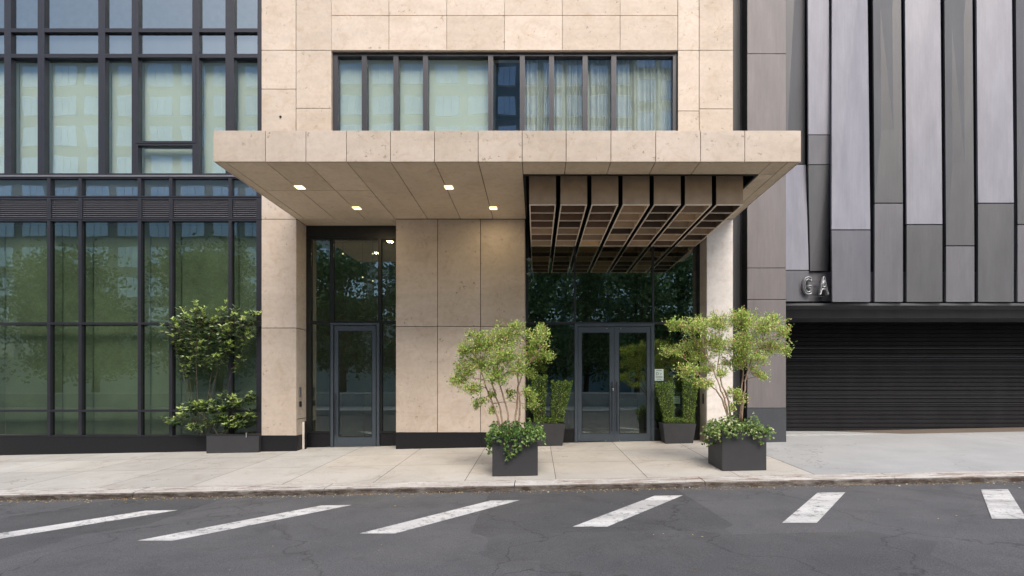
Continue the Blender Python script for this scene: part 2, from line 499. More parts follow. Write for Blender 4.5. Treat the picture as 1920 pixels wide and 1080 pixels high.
# driveway apron in front of the garage
for a, b in ((GRX1 + .01, 10.6), (10.61, 16), (16.01, 40)):
    g.quad((a, KB + .02, gz(a, KB)), (b, KB + .02, gz(b, KB)), (b, 0.9, gz(b, 0.9)), (a, 0.9, gz(a, 0.9)), 2)
# bedding under the joints
e = -0.008
g.quad((WX0, KB + .02, gz(WX0, KB) + e), (WX1, KB + .02, gz(WX1, KB) + e), (WX1, 3.0, gz(WX1, 3.0) + e), (WX0, 3.0, gz(WX0, 3.0) + e), 3)
tag(g.build('sidewalk', [M['walk_warm'], M['walk_grey'], M['apron'], M['joint_walk']]), kind='structure')

g = MB()
x = WX0
prof = [(KB + .01, -0.02), (KB + .01, 0.002), (KF + 0.05, 0.004), (KF + 0.018, -0.004), (KF + 0.004, -0.022), (KF, -0.20)]
while x < WX1:
    L = 3.05
    for i in range(len(prof) - 1):
        (y0, h0), (y1, h1) = prof[i], prof[i + 1]
        n = 6
        for q in range(n):
            xa = x + 0.006 + (L - 0.012) * q / n; xb = x + 0.006 + (L - 0.012) * (q + 1) / n
            ca = random.Random(int(xa * 50)).uniform(-.004, .004) * 0; cb = 0
            P = lambda xx, yy, hh: (xx, yy, gz(xx, yy if yy > KF else KF) + hh)
            g.quad(P(xa, y1, h1), P(xb, y1, h1), P(xb, y0, h0), P(xa, y0, h0))
    x += L
tag(g.build('kerb', M['kerb']), kind='structure')

g = MB()
g.quad((WX0, -15.5, rz(WX0, -15.5)), (WX1, -15.5, rz(WX1, -15.5)), (WX1, KF + .02, rz(WX1, KF + .02)), (WX0, KF + .02, rz(WX0, KF + .02)))
tag(g.build('road', M['asphalt']), kind='structure')
g = MB()
for k_ in range(-5, 7):
    xt = 1.98 + 2.42 * k_
    yt = -4.42 - (0.12 * max(0, -k_))
    w, L, dx = 0.40, 1.7, -0.80
    y1 = yt - L
    x1 = xt + dx * L
    g.quad((x1 - w / 2, y1, rz(x1, y1) + .004), (x1 + w / 2, y1, rz(x1, y1) + .004), (xt + w / 2, yt, rz(xt, yt) + .004), (xt - w / 2 - .03, yt - .03, rz(xt, yt) + .004))
tag(g.build('road_markings', M['paint']), kind='structure')
# opposite pavement
g = MB()
g.box(WX0, WX1, -21, -15.5, -1.5, 0.02)
tag(g.build('opposite_sidewalk', M['walk_grey']), kind='structure')
g = MB()
g.box(WX0, WX1, -70, -21, -1.4, 0.0)
tag(g.build('park_ground', simple('grass_ground', (0.06, 0.10, 0.03), 0.9, 0, 0.3, 2)), kind='structure')
# a service yard slab behind the facades
g = MB(); g.box(WX0, WX1, 3.0, 14, -1.5, 0.0)
tag(g.build('building_ground', M['walk_grey']), kind='structure')

# ------------------------------------------------------------------ main building
SOF = 5.327; FY = -3.07; FT = 5.87
XL, XR = -5.66, 4.64
DY = 0.55           # plane of the recessed glazing
HT = 14.0
bld = thing('apartment_building', (0, 0.3, 0), 'beige limestone building with dark framed glazing and a deep entrance canopy', 'building')
PLX0, PLX1 = X(490), X(556)
MWX0, MWX1 = X(742), X(984.5)
RPX0, RPX1 = X(1325), XR
PB = X(817) * 0 + Z(817)         # top of the black base at the left pier

# left pier
p = MB()
zs = [Z(817), Z(615), Z(411), 6.9, Z(203), Z(167) + 1.0, HT]
panels(p, 'y', [PLX0, PLX1], [Z(817), Z(615), Z(411), 6.9], 0.0, 0.03)
pr = MB(); panels(pr, 'x', [0.032, DY], [Z(786), Z(615), SOF], PLX1 - 0.03, 0.03); panels(pr, 'x', [0.032, DY], [Z(817), Z(786)], PLX1 - .03, .03)
p.v_off = 0
for part in (pr,):
    off = len(p.v); p.v += part.v; p.f += [tuple(i + off for i in f) for f in part.f]; p.m += part.m
lp = p.build('stone_pier', M['stone'], bld, bevel=0.002)
lp['label'] = 'tall beige pier left of the single door'
MB().box(PLX0 + .01, PLX1 - .035, 0.035, DY, -1.0, HT).build('pier_core', M['joint'], lp)
b_ = MB().box(PLX0, PLX1, 0.003, 0.03, -1.0, Z(817) - .004); b_.box(PLX1 - .028, PLX1 + .002, .033, DY, -1.0, Z(817) - .004)
b_.build('base_trim', M['granite'], lp)
# intercom and button on the return of the left pier
ic = MB().box(PLX1 + .001, PLX1 + .02, 0.12, 0.22, Z(745), Z(726)); ic.build('intercom', M['vent'], bld, bevel=.003)
ic = MB().box(PLX1 + .001, PLX1 + .03, 0.13, 0.21, Z(763), Z(753)); ic.build('card_reader', M['black'], bld, bevel=.003)

# upper piers and bands
up = MB()
panels(up, 'y', [PLX0, X(555)], [6.9, Z(167), 9.3, 10.5, 12.2, HT], 0.0, 0.03)
panels(up, 'y', [X(555), X(621)], [5.88, Z(203), 9.3, 10.5, 12.2, HT], 0.0, 0.03)
u1 = up.build('stone_pier', M['stone'], bld, bevel=0.002); u1['label'] = 'upper stone pier left of the wide window'
MB().box(X(555), X(621) - .01, 0.035, 0.5, SOF + .3, HT).build('pier_core', M['joint'], u1)
MB().tube([(X(526), .001, Z(219)), (X(526), -.03, Z(219.5))], [.028, .018], 8).build('anchor_stub', M['joint'], u1)
MB().box(X(621) - .009, X(621), 0.002, 0.4, 5.9, HT - .01).build('pier_return', M['stone'], u1)
up = MB()
panels(up, 'y', [X(1271), X(1311)], [5.88, Z(208), 9.3, 10.5, 12.2, HT], 0.0, 0.03)
panels(up, 'y', [X(1311), XR], [5.88, Z(204), 9.3, 10.5, 12.2, HT], 0.0, 0.03)
u2 = up.build('stone_pier', M['stone'], bld, bevel=0.002); u2['label'] = 'upper stone pier right of the wide window'
MB().box(X(1271) + .01, XR - .002, 0.035, 0.5, SOF + .3, HT).build('pier_core', M['joint'], u2)
# band over the wide window
up = MB(); panels(up, 'y', [X(621) + .001] + [X(621) + (X(1271) - X(621)) * i / 6 for i in range(1, 6)] + [X(1271) - .001], [9.3, 10.12, 10.9], 0.0, 0.03)
up.box(X(621) + .001, X(1271) - .001, 0.035, 0.5, 9.32, 10.88)
up.build('stone_band', M['stone'], bld)
# middle wall
p = MB(); panels(p, 'y', [MWX0, X(820.5), X(901), MWX1], [Z(811), Z(612), SOF - .004], 0.0, 0.03)
mw = p.build('stone_wall', M['stone'], bld, bevel=0.002)
MB().box(MWX0 + .004, MWX1 - .004, 0.035, 1.6, -1.0, SOF + .2).build('wall_core', M['joint'], mw)
MB().box(MWX0, X(901) - .004, 0.003, 0.03, -1.0, Z(811) - .004).box(X(901), MWX1, .003, .03, -1.0, Z(811) - .004).build('base_trim', M['granite'], mw)
p = MB(); panels(p, 'x', [0.032, DY], [Z(811), Z(612), SOF], MWX1 - .003, .005)
p.build('wall_return', M['stone'], mw)
p = MB(); panels(p, 'x', [0.032, DY], [Z(811), Z(612), SOF], MWX0 - .002, .005)
p.build('wall_return', M['stone'], mw)
# right pier
p = MB(); panels(p, 'y', [RPX0, RPX1], [Z(832), Z(600), SOF], 0.0, 0.03)
rp = p.build('stone_pier', M['stone_pale'], bld, bevel=0.002); rp['label'] = 'pale narrow pier right of the double doors'
MB().box(RPX0 + .03, RPX1 - .002, 0.035, DY + .05, -1.0, SOF + .3).build('pier_core', M['joint'], rp)
p = MB().box(RPX0, RPX0 + .028, .032, DY, 0.0, SOF); p.build('pier_return', M['stone'], rp)
MB().box(RPX0 - .012, RPX0 - .001, .2, .27, Z(757, .2), Z(738, .2)).build('door_opener_button', M['black'], rp)

# canopy
can = MB()
fx = [XL] + [X(q, FY) for q in (497.5, 573.5, 649.5, 732, 814.5, 896.5, 979, 1061.5, 1145.5, 1229.5, 1313.5, 1396.5)] + [XR]
g_ = .005
for i in range(len(fx) - 1):
    can.box(fx[i] + (g_ if i else 0), fx[i + 1] - (g_ if i < len(fx) - 2 else 0), FY, FY + .03, SOF - .0, FT)
canopy = can.build('canopy', M['stone'], bld, bevel=0.003)
core = MB()
core.box(XL + .035, -.25, FY + .035, 0.52, SOF + .035, FT - .02)
core.box(4.13 + .01, XR - .035, FY + .035, 0.52, SOF + .035, FT - .02)
core.box(-.249, 4.139, FY + .035, -2.54, SOF + .035, FT - .02)
core.box(-.249, 4.139, -2.539, 1.0, 5.66, FT - .021)
core.build('canopy_core', M['joint'], canopy)
sides = MB()
for xa, xb in ((XL, XL + .03), (XR - .03, XR)):
    for ya, yb in ((FY + .035, -1.75), (-1.74, -.001)):
        sides.box(xa, xb, ya, yb, SOF, FT)
sides.box(XL + .035, XR - .035, FY + .035, -.01, FT - .018, FT - .002)
sides.build('canopy_side', M['stone'], canopy)
sf = MB()
sx = [XL + .2] + fx[1:8]
sx[-1] = -.245
panels(sf, 'z', [XL + .001 + .03, XL + .2], [FY + .032, -1.0, -.001], SOF, .03)
panels(sf, 'z', sx[:2], [FY + .032, -1.75, -.001], SOF, .03)
panels(sf, 'z', sx[1:4], [FY + .032, -1.75, -.001], SOF, .03)
panels(sf, 'z', sx[3:], [FY + .032, -.001], SOF, .03)
panels(sf, 'z', [PLX1, MWX0], [0.0, DY], SOF, .03)
rx = [-.245] + fx[8:13]
panels(sf, 'z', rx[:-1] + [4.13], [FY + .032, -2.53], SOF, .03)
panels(sf, 'z', [4.13, XR - .21], [FY + .032, -2.53, -.001], SOF, .03)
panels(sf, 'z', [XR - .21, XR - .032], [FY + .032, -1.5, -.001], SOF, .03)
sf.build('soffit', M['stone_soffit'], canopy)
for (lx, ly) in ((-4.68, -1.92), (-1.73, -1.92), (-3.97, -.74), (-.95, -.74)):
    B(lx - .078, lx + .078, ly - .078, ly + .078, SOF - .012, SOF - .001).build('downlight', M['lamp'], canopy)
    al = bpy.data.lights.new('downlight_glow', 'AREA'); al.size = .15; al.energy = 4; al.color = (1.0, .78, .48)
    alo = bpy.data.objects.new('downlight_glow', al); COL.objects.link(alo); alo.location = (lx, ly, SOF - .02)
# black lining of the coffer opening
fr = MB()
fr.box(-.245, -.205, -2.53, DY, SOF - .015, 5.65).box(4.09, 4.132, -2.53, -.002, SOF - .015, 5.65).box(-.204, 4.089, -2.53, -2.49, SOF - .015, 5.65)
fr.box(-.204, 4.089, -2.489, DY, 5.60, 5.655)
fr.build('coffer_frame', M['black'], canopy)
CZ = 4.82
bw = (4.0 + .136) / 7
for i in range(7):
    x0 = -.136 + bw * i + .003; x1 = x0 + bw - .085
    y0, y1 = -2.35, DY - .02
    m = MB()
    m.box(x0, x1, y0, y0 + .02, CZ + .02, 5.598)                           # front face
    m.box(x0, x0 + .018, y0 + .021, y1, CZ + .02, 5.598, 1); m.box(x1 - .018, x1, y0 + .021, y1, CZ + .02, 5.598, 1)
    m.box(x0 + .019, x1 - .019, y1 - .02, y1, CZ + .02, 5.598)
    cb = m.build('coffer_beam', [M['bronze'], M['black']], canopy)
    rim = MB()
    rim.box(x0, x1, y0, y0 + .03, CZ, CZ + .018)
    rim.box(x0, x0 + .022, y0 + .031, y1, CZ, CZ + .018); rim.box(x1 - .022, x1, y0 + .031, y1, CZ, CZ + .018)
    n = 6
    for j in range(1, n + 1):
        yj = y0 + (y1 - y0) * j / n
        rim.box(x0 + .023, x1 - .023, yj - .032, yj - .012, CZ, CZ + .02)
    # sub-parts of the canopy itself: the beam's rim and linings share its mesh level
    rim.build('coffer_rim', M['bronze_rim'], canopy)
    cell = MB()
    for j in range(n):
        ya = y0 + (y1 - y0) * j / n + (.022 if j == 0 else -.008); yb = y0 + (y1 - y0) * (j + 1) / n - .035
        xa, xb = x0 + .022, x1 - .022
        za, zb = CZ + .019, CZ + .30
        i0 = len(cell.v)
        cell.v += [(xa, ya, za), (xb, ya, za), (xb, yb, za), (xa, yb, za), (xa, ya, zb), (xb, ya, zb), (xb, yb, zb), (xa, yb, zb)]
        for f in ((4, 5, 6, 7), (0, 1, 5, 4), (1, 2, 6, 5), (2, 3, 7, 6), (3, 0, 4, 7)):
            cell.f.append(tuple(i0 + q for q in f)); cell.m.append(0)
    cell.build('coffer_lining', M['cell'], canopy)


def window(x0, x1, z0, z1, y, fl, fr_, ft, fb, fm, gm, parent=bld, name='window', depth=.10, back=None, backy=.12, bmat=None, proud=0.0):
    """frame with members of width fl/fr/ft/fb, a pane and, if asked, a shade or curtain behind it"""
    f = MB()
    ya, yb = y - depth * .5 - proud, y + depth * .5
    if fl: f.box(x0, x0 + fl, ya, yb, z0, z1)
    if fr_: f.box(x1 - fr_, x1, ya, yb, z0, z1)
    if ft: f.box(x0 + fl + .0005, x1 - fr_ - .0005, ya + .003, yb, z1 - ft, z1 - .001)
    if fb: f.box(x0 + fl + .0005, x1 - fr_ - .0005, ya + .003, yb, z0 + .001, z0 + fb)
    w = f.build(name, fm, parent)
    B(x0 + fl * .6, x1 - fr_ * .6, y, y + .012, z0 + fb * .6, z1 - ft * .6).build('pane', gm, w)
    if back == 'shade':
        B(x0 + .01, x1 - .01, y + backy, y + backy + .01, z0 + .02, z1 - .02).build('roller_shade', bmat, w)
    elif back == 'curtain':
        c = MB(); n = max(12, int((x1 - x0) * 44)); prev = None
        rr = random.Random(int(x0 * 100)); ph = rr.random() * 6
        for i in range(n + 1):
            xx = x0 + .02 + (x1 - x0 - .04) * i / n
            yy = y + backy + .03 + .028 * math.sin(i * 1.45 + ph + math.sin(i * .31) * 2) + .012 * math.sin(i * .7)
            if prev:
                j0 = len(c.v)
                c.v += [(prev[0], prev[1], z0 + .02), (xx, yy, z0 + .02), (xx, yy, z1 - .02), (prev[0], prev[1], z1 - .02)]
                c.f.append((j0, j0 + 1, j0 + 2, j0 + 3)); c.m.append(0)
            prev = (xx, yy)
        c.build('curtain', bmat, w)
    return w


# wide upper window bays (each light its own window)
WY = 0.16
edges = [622, 685, 744, 799, 920.5, 979.5, 1034, 1096.5, 1150, 1270.5]
types = ['shade', 'shade', 'shade', 'shade', None, 'curtain', 'curtain', 'curtain', 'curtain']
for z0, z1 in ((5.9, 9.29), (10.91, 13.6)):
    for i in range(9):
        x0, x1 = X(edges[i], WY), X(edges[i + 1], WY)
        wl = .115 if i == 0 else .058
        wr = .085 if i == 8 else .058
        if i == 0: x0 = X(621.5)
        if i == 8: x1 = X(1270.5)
        window(x0 + .001, x1 - .001, z0, z1, WY, wl, wr, .07, .07, M['mull'], M['glass_up'], depth=.16,
               back=types[i] if z0 < 9 else None, backy=.16, bmat=M['shade'] if types[i] == 'shade' else M['curtain'])

# left curtain wall (runs on out of frame)
CWY = 0.25
cw_edges = [X(484 - 54 * 0 + 6, CWY) + 0.0]
vx = [X(q, CWY) for q in (434.5, 370)]
vx2 = []
cols = [(X(434.5, CWY), PLX0 - .001)]
xx = X(434.5, CWY)
while xx > -15.0:
    w = 1.42 if len(cols) % 2 else 0.75
    cols.append((xx - w, xx)); xx -= w
CWL = xx
rows = [(Z(818, CWY), Z(770, CWY), 'g'), (Z(770, CWY), Z(607, CWY), 'g'), (Z(607, CWY), Z(414, CWY), 'g')]
for ci, (a, b) in enumerate(cols):
    for (z0, z1, t) in rows:
        window(a + .001, b - .001, z0 + .001, z1 - .001, CWY, .03, .045 if ci else .22, .025, .025, M['mull'], M['glass_left'], depth=.12,
               back='shade', backy=.30, bmat=M['shade_green'])
    # spandrel glass
    window(a + .001, b - .001, Z(371, CWY), Z(334, CWY), CWY, .03, .045 if ci else .22, .03, .03, M['mull'], M['glass_up'], depth=.12,
           back='shade', backy=.06, bmat=M['g_dark'], name='spandrel_panel')
    # louvre
    v = MB(); z0, z1 = Z(413, CWY), Z(372, CWY)
    xr = b - (.045 if ci else .22)
    v.box(a + .001, a + .045, CWY - .06, CWY + .06, z0, z1); v.box(xr, b - .001, CWY - .06, CWY + .06, z0, z1)
    v.box(a + .046, xr - .001, CWY - .05, CWY + .06, z0, z0 + .05); v.box(a + .046, xr - .001, CWY - .05, CWY + .06, z1 - .045, z1)
    v.box(a + .046, xr - .001, CWY + .05, CWY + .055, z0 + .051, z1 - .046)
    lv = v.build('louvre_vent', M['mull'], bld)
    s = MB(); n = 9
    for q in range(n):
        zz = z0 + .06 + (z1 - z0 - .11) * (q + .3) / n
        y0 = CWY - .035
        s.hexa([(a + .047, y0, zz), (xr - .002, y0, zz), (xr - .002, y0 + .045, zz + .020), (a + .047, y0 + .045, zz + .020),
                (a + .047, y0, zz + .010), (xr - .002, y0, zz + .010), (xr - .002, y0 + .045, zz + .030), (a + .047, y0 + .045, zz + .030)])
    s.build('vent_blade', M['vent'], lv)
# upper-floor bays of the left curtain wall
ucols = [(X(436, CWY), PLX0 - .001, .19), (X(371, CWY), X(436, CWY), .13)]
xx = X(371, CWY); k_ = 0
while xx > -15:
    w = (1.45, .8)[k_ % 2]; ucols.append((xx - w, xx, .09)); xx -= w; k_ += 1
for ci, (a, b, r_) in enumerate(ucols):
    zt = 9.3
    if ci == 2:   # an operable light over a fixed one
        window(a + .001, b - .001, Z(330, CWY), Z(271, CWY), CWY, .06, r_, .05, .04, M['mull'], M['glass_up'], depth=.13, back='shade', backy=.2, bmat=M['shade'])
        window(a + .001, b - .001, Z(271, CWY) + .002, zt, CWY, .06, r_, .05, .05, M['mull'], M['glass_up'], depth=.15, back='shade', backy=.2, bmat=M['shade'])
    else:
        window(a + .001, b - .001, Z(330, CWY), zt, CWY, .07, r_, .05, .04, M['mull'], M['glass_up'], depth=.13, back='shade', backy=.2, bmat=M['shade'])
    window(a + .001, b - .001, zt + .001, 9.9, CWY, .07, r_, .04, .04, M['mull'], M['glass_up'], depth=.13, back='shade', backy=.06, bmat=M['g_dark'], name='spandrel_panel')
    window(a + .001, b - .001, 9.901, 13.6, CWY, .07, r_, .05, .05, M['mull'], M['glass_up'], depth=.13)
sb = MB(); sb.box(-16.5, PLX0 - .001, CWY - .075, CWY + .1, Z(333.5, CWY) + .001, Z(330.5, CWY) - .001)
sb.build('slab_edge', M['vent'], bld)
sb = MB(); sb.box(-16.5, PLX0 - .001, CWY - .05, CWY + .2, -1.5, Z(818.5, CWY))
sb.build('base_trim', M['granite'], bld)
# roof, floors, far wall
MB().box(-16.5, XR, 0.02, 9, HT + .005, HT + .3).build('roof', M['stone'], bld)
MB().box(-16.5, XR - .01, 8.9, 9, -1, HT).box(-16.5, -16.4, .4, 8.89, -1, HT).box(XR - .11, XR - .01, .6, 8.89, -1, HT).build('far_wall', M['room'], bld)
MB().box(-16.39, XR - .12, 0.62, 8.89, 5.67, 5.85).box(-16.39, XR - .12, 0.62, 8.89, 9.45, 9.75).build('floor_slab', M['room'], bld)
MB().box(-16.39, XR - .12, 3.4, 3.5, 5.86, 9.44).box(-16.39, XR - .12, 3.4, 3.5, 9.76, HT).box(-16.39, -5.7, 3.4, 3.5, -1, 5.66).build('partition_wall', M['room_pale'], bld)

# vestibule with the single door
F0 = gz(-4.5, DY)
JX0 = PLX1 + .001; JX1 = MWX0 - .004
hd = MB().box(JX0, JX1, DY - .05, DY + .08, Z(447, DY), SOF - .001)
hd.build('header', M['frame_black'], bld)
window(JX0, X(622, DY), Z(605, DY) + .001, Z(447.5, DY), DY, .12, .03, .03, .035, M['frame_black'], M['glass_dark'])
window(X(622, DY) + .001, X(713, DY) - .001, Z(605, DY) + .001, Z(447.5, DY), DY, .06, .04, .03, .035, M['frame_black'], M['glass_dark'])
window(X(713, DY), JX1, Z(605, DY) + .001, Z(447.5, DY), DY, .04, .03, .03, .035, M['frame_black'], M['glass_dark'])
window(JX0, X(621, DY), Z(812, DY), Z(605, DY), DY, .12, .02, .035, .05, M['frame_black'], M['glass_dark'])
window(X(713.5, DY), JX1, Z(812, DY), Z(605, DY), DY, .05, .03, .035, .05, M['frame_black'], M['glass_dark'])
B(JX0, X(621, DY), DY - .03, DY + .05, -.8, Z(812.5, DY)).build('kick_panel', M['granite'], bld)
B(X(713.5, DY), JX1, DY - .03, DY + .05, -.8, Z(812.5, DY)).build('kick_panel', M['granite'], bld)


def door_frame(x0, x1, zt, wj, wt):
    m = MB(); m.box(x0, x0 + wj, DY - .08, DY + .06, -.6, zt); m.box(x1 - wj, x1, DY - .08, DY + .06, -.6, zt)
    m.box(x0 + wj + .001, x1 - wj - .001, DY - .078, DY + .06, zt - wt, zt - .001)
    return m.build('door_frame', M['door'], bld, bevel=.003)


def leaf(x0, x1, z0, z1, gx0, gx1, gz0, gz1, hx, hz0, hz1):
    y0, y1 = DY - .055, DY - .005
    m = MB()
    m.box(x0, gx0, y0, y1, z0, z1); m.box(gx1, x1, y0, y1, z0, z1)
    m.box(gx0 + .0005, gx1 - .0005, y0 + .002, y1, gz1, z1 - .0005); m.box(gx0 + .0005, gx1 - .0005, y0 + .002, y1, z0 + .0005, gz0)
    d = m.build('door', M['door'], bld, bevel=.002)
    B(gx0 - .01, gx1 + .01, DY - .035, DY - .02, gz0 - .01, gz1 + .01).build('pane', M['glass_dark'], d)
    b = MB(); b.box(gx0, gx0 + .012, y0 - .004, y0 + .012, gz0, gz1); b.box(gx1 - .012, gx1, y0 - .004, y0 + .012, gz0, gz1)
    b.box(gx0 + .013, gx1 - .013, y0 - .004, y0 + .012, gz0, gz0 + .012); b.box(gx0 + .013, gx1 - .013, y0 - .004, y0 + .012, gz1 - .012, gz1)
    b.build('glazing_bead', M['frame_black'], d)
    h = MB(); h.tube([(hx, y0 - .06, hz0), (hx, y0 - .06, hz1)], .014, 8)
    for zz in (hz0 + .08, hz1 - .08): h.tube([(hx, y0 - .06, zz), (hx, y0 + .001, zz)], .009, 6)
    h.build('handle', M['frame'], d)
    return d


door_frame(X(622, DY), X(713, DY), Z(606, DY), .065, .055)
leaf(X(628.5, DY), X(706, DY), F0 + .012, Z(611.5, DY), X(636, DY), X(699, DY), Z(819, DY), Z(621, DY), X(632, DY), Z(815, DY), Z(737, DY))
# vestibule interior
vr = MB(); vr.box(JX0 - .4, JX1 + .3, 3.0, 3.1, -.5, 5.6).box(JX0 - .5, JX0 - .4, .62, 3.1, -.5, 5.6).box(JX1 + .301, JX1 + .4, 1.7, 3.1, -.5, 5.6)
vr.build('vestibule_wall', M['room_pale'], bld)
B(JX0 - .4, JX1 + .3, .62, 3.0, -.4, F0 - .005).build('vestibule_floor', M['room_floor'], bld)
B(X(640, 1.9), X(682, 1.9), 1.9, 1.95, F0, 1.15).box(X(640, 1.9), X(682, 1.9), 1.9, 2.3, 1.151, 1.18).build('reception_desk', M['room'], bld)
for (lx, ly, y_) in ((643, 476, 1.5), (699, 476, 1.4), (680, 520, 2.6), (699, 527, 2.6), (730, 456, 1.2)):
    MB().tube([(X(lx, y_), y_, Z(ly, y_) + .02), (X(lx, y_), y_, Z(ly, y_) - .012)], .020, 8).build('pendant_lamp', M['lamp_dot'], bld)
    MB().tube([(X(lx, y_), y_, Z(ly, y_) + .03), (X(lx, y_), y_, 5.6)], .004, 4).build('lamp_cord', M['black'], bld)

# entrance glazing with the double doors
EX0 = MWX1 + .003; EX1 = RPX0 - .001
XA, XB = X(1078, DY), X(1224, DY)
F1 = gz(1.9, DY)
ZT = Z(607, DY)
for (a, b, l, r) in ((EX0, XA, .06, .020), (XA, XB, .020, .020), (XB, EX1, .020, .07)):
    window(a + .0005, b - .0005, ZT + .001, 5.58, DY, l, r, .04, .034, M['frame'], M['glass_dark'])
window(EX0 + .0005, XA - .004, Z(806, DY), ZT, DY, .06, .012, .022, .035, M['frame_black'], M['glass_dark'])
window(XB + .012, EX1 - .0005, Z(806, DY), ZT, DY, .012, .07, .022, .035, M['frame_black'], M['glass_dark'])
B(EX0, XA - .004, DY - .04, DY + .05, -.8, Z(806, DY) - .001).build('kick_panel', M['granite'], bld)
B(XB + .012, EX1, DY - .04, DY + .05, -.8, Z(806, DY) - .001).build('kick_panel', M['granite'], bld)
door_frame(X(1077, DY), X(1225.5, DY), ZT - .002, .075, .07)
xm = X(1151, DY)
leaf(X(1083, DY) + .003, xm - .003, F1 + .012, Z(613, DY), X(1090.5, DY), X(1142.5, DY), Z(812, DY), Z(624, DY), X(1146.5, DY), Z(808, DY), Z(716, DY))
leaf(xm + .003, X(1219.5, DY) - .003, F1 + .012, Z(613, DY), X(1160, DY), X(1212, DY), Z(812, DY), Z(624, DY), X(1155.5, DY), Z(808, DY), Z(716, DY))
for q in (1138, 1164):
    MB().tube([(X(q, .48), .475, Z(616, .48)), (X(q, .48), .49, Z(616, .48))], .012, 10).build('door_bolt', M['steel'], bld)
    MB().tube([(X(q - 2, .48), .475, Z(827, .48)), (X(q - 2, .48), .49, Z(827, .48))], .012, 10).build('door_bolt', M['steel'], bld)
B(X(1148, .47), X(1151, .47), .46, .495, Z(733, .47), Z(729, .47)).build('door_lock', M['steel'], bld, bevel=.002)
lob = MB(); lob.box(EX0 - .8, EX1 + .5, 4.6, 4.7, -.5, 5.6).box(EX0 - .9, EX0 - .8, .62, 4.7, -.5, 5.6).box(EX1 + .5, EX1 + .52, .62, 4.7, -.5, 5.6)
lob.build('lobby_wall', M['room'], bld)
B(EX0 - .8, EX1 + .5, .62, 4.6, -.4, F1 - .005).build('lobby_floor', M['room_floor'], bld)
lb = MB(); lb.box(.9, 1.3, 2.6, 2.9, 0, 5.6).box(3.0, 3.3, 2.9, 3.2, 0, 5.6); lb.build('lobby_column', M['room'], bld)
B(X(1160, 3.6), X(1210, 3.6), 3.4, 3.9, 0, 1.0).build('lobby_desk', M['room_pale'], bld)
for zz, lab in ((487, 'upper'), (514, 'lower')):
    s = MB(); cx, cz = X(992, .1), Z(zz, .1)
    s.tube([(cx, .05, cz), (cx, .17, cz + .01)], [.035, .04], 10).tube([(cx - .06, .15, cz + .03), (cx, .15, cz + .02)], .012, 6)
    s.build('wall_spotlight', M['steel'], bld)

# ------------------------------------------------------------------ garage building on the right
gar = thing('garage_building', (5.7, 0.3, 0), 'dark grey metal clad building with a roller shutter, right of the pale pier', 'building')
G0 = XR + .001
PX0, PX1 = X(1400), X(1473)
pil = MB()
zz = [Z(765), Z(562), Z(503), 6.6, 9.2, 11.8, HT - .5]
panels(pil, 'y', [PX0, PX1], zz, -.03, .04, .014)
pp = pil.build('pillar', M['g_pillar'], gar, bevel=.003)
MB().box(PX0 + .01, PX1 - .012, .012, 1.68, -1, HT - .5).build('pillar_core', M['black'], pp)
MB().box(PX1 - .011, PX1 - .001, .012, 1.68, -1, Z(562)).build('pillar_side', M['g_dark'], pp)
MB().box(PX0, PX1, -.033, .009, -1, Z(765) - .006).build('pillar_base', M['g_base'], pp, bevel=.003)
rc = MB().box(G0, X(1388, .35), .35, .6, -1, HT - .5).box(X(1388, .35) + .012, PX0 + .009, .30, .6, -1, HT - .5)
rc.build('recess_panel', M['g_dark'], gar)
# folded metal panels, light and shade of each facet put into its colour
def facet(name, p, m, lab=None):
    """4 points (px, py, y) clockwise from top-left, given real thickness backwards"""
    pts = [Vector((X(a, y), y, Z(b, y))) for a, b, y in p]
    back = [q + Vector((0, .05, 0)) for q in pts]
    mb = MB(); mb.hexa([pts[3], pts[2], back[2], back[3], pts[0], pts[1], back[1], back[0]])
    return mb.build(name, m, gar, bevel=.003)


facet('metal_panel', [(1473.5, 309, .02), (1511, 309, .16), (1516.5, 506, .10), (1473.5, 506, .02)], M['g_lit_facet'])
facet('metal_panel', [(1473.5, 507.5, .02), (1516.5, 507.5, .10), (1516.5, 565, .10), (1473.5, 565, .02)], M['g_mid'])
facet('metal_panel', [(1473.5, -400, .10), (1509.5, -400, .10), (1509.5, 307, .22), (1473.5, 307, .08)], M['g_dark'])
facet('metal_panel', [(1514, -150, .02), (1553, -150, .05), (1556.5, 252, .05), (1516, 252, .02)], M['g_lit_facet'])
facet('metal_panel', [(1516, 253.5, .02), (1556.5, 253.5, .05), (1558, 308, .06), (1516, 308, .04)], M['g_mid'])
facet('metal_panel', [(1516, 309.5, .04), (1559, 309.5, .06), (1553, 508, .20), (1519, 508, .14)], M['g_dark'])
facet('metal_panel', [(1560.5, -150, .02), (1625, -150, .10), (1632, 430, .05), (1559.5, 430, -.12)], M['g_lit_facet'])
facet('metal_panel', [(1559.5, 432, -.12), (1632, 432, .05), (1632, 566, .05), (1561, 566, -.16)], M['g_mid'])
xx_ = 1636
for q in range(5):
    w = (52, 66)[q % 2]
    facet('metal_panel', [(xx_, -150, .02 + .1 * (q % 2)), (xx_ + w, -150, .12 - .1 * (q % 2)), (xx_ + w + 5, 380 + 40 * (q % 3), .02), (xx_ + 4, 380 + 40 * (q % 3), .1)], (M['g_dark'], M['g_lit_facet'])[q % 2])
    facet('metal_panel', [(xx_ + 4, 382 + 40 * (q % 3), .1), (xx_ + w + 5, 382 + 40 * (q % 3), .02), (xx_ + w + 5, 566, .02), (xx_ + 4, 566, .08)], (M['g_mid'], M['g_dark'])[q % 2])
    xx_ += w + 8
GX1 = 16.0
MB().box(PX1 + .001, GX1, .40, 1.68, Z(560, .4), HT - .5).build('facade_backing', M['black'], gar)
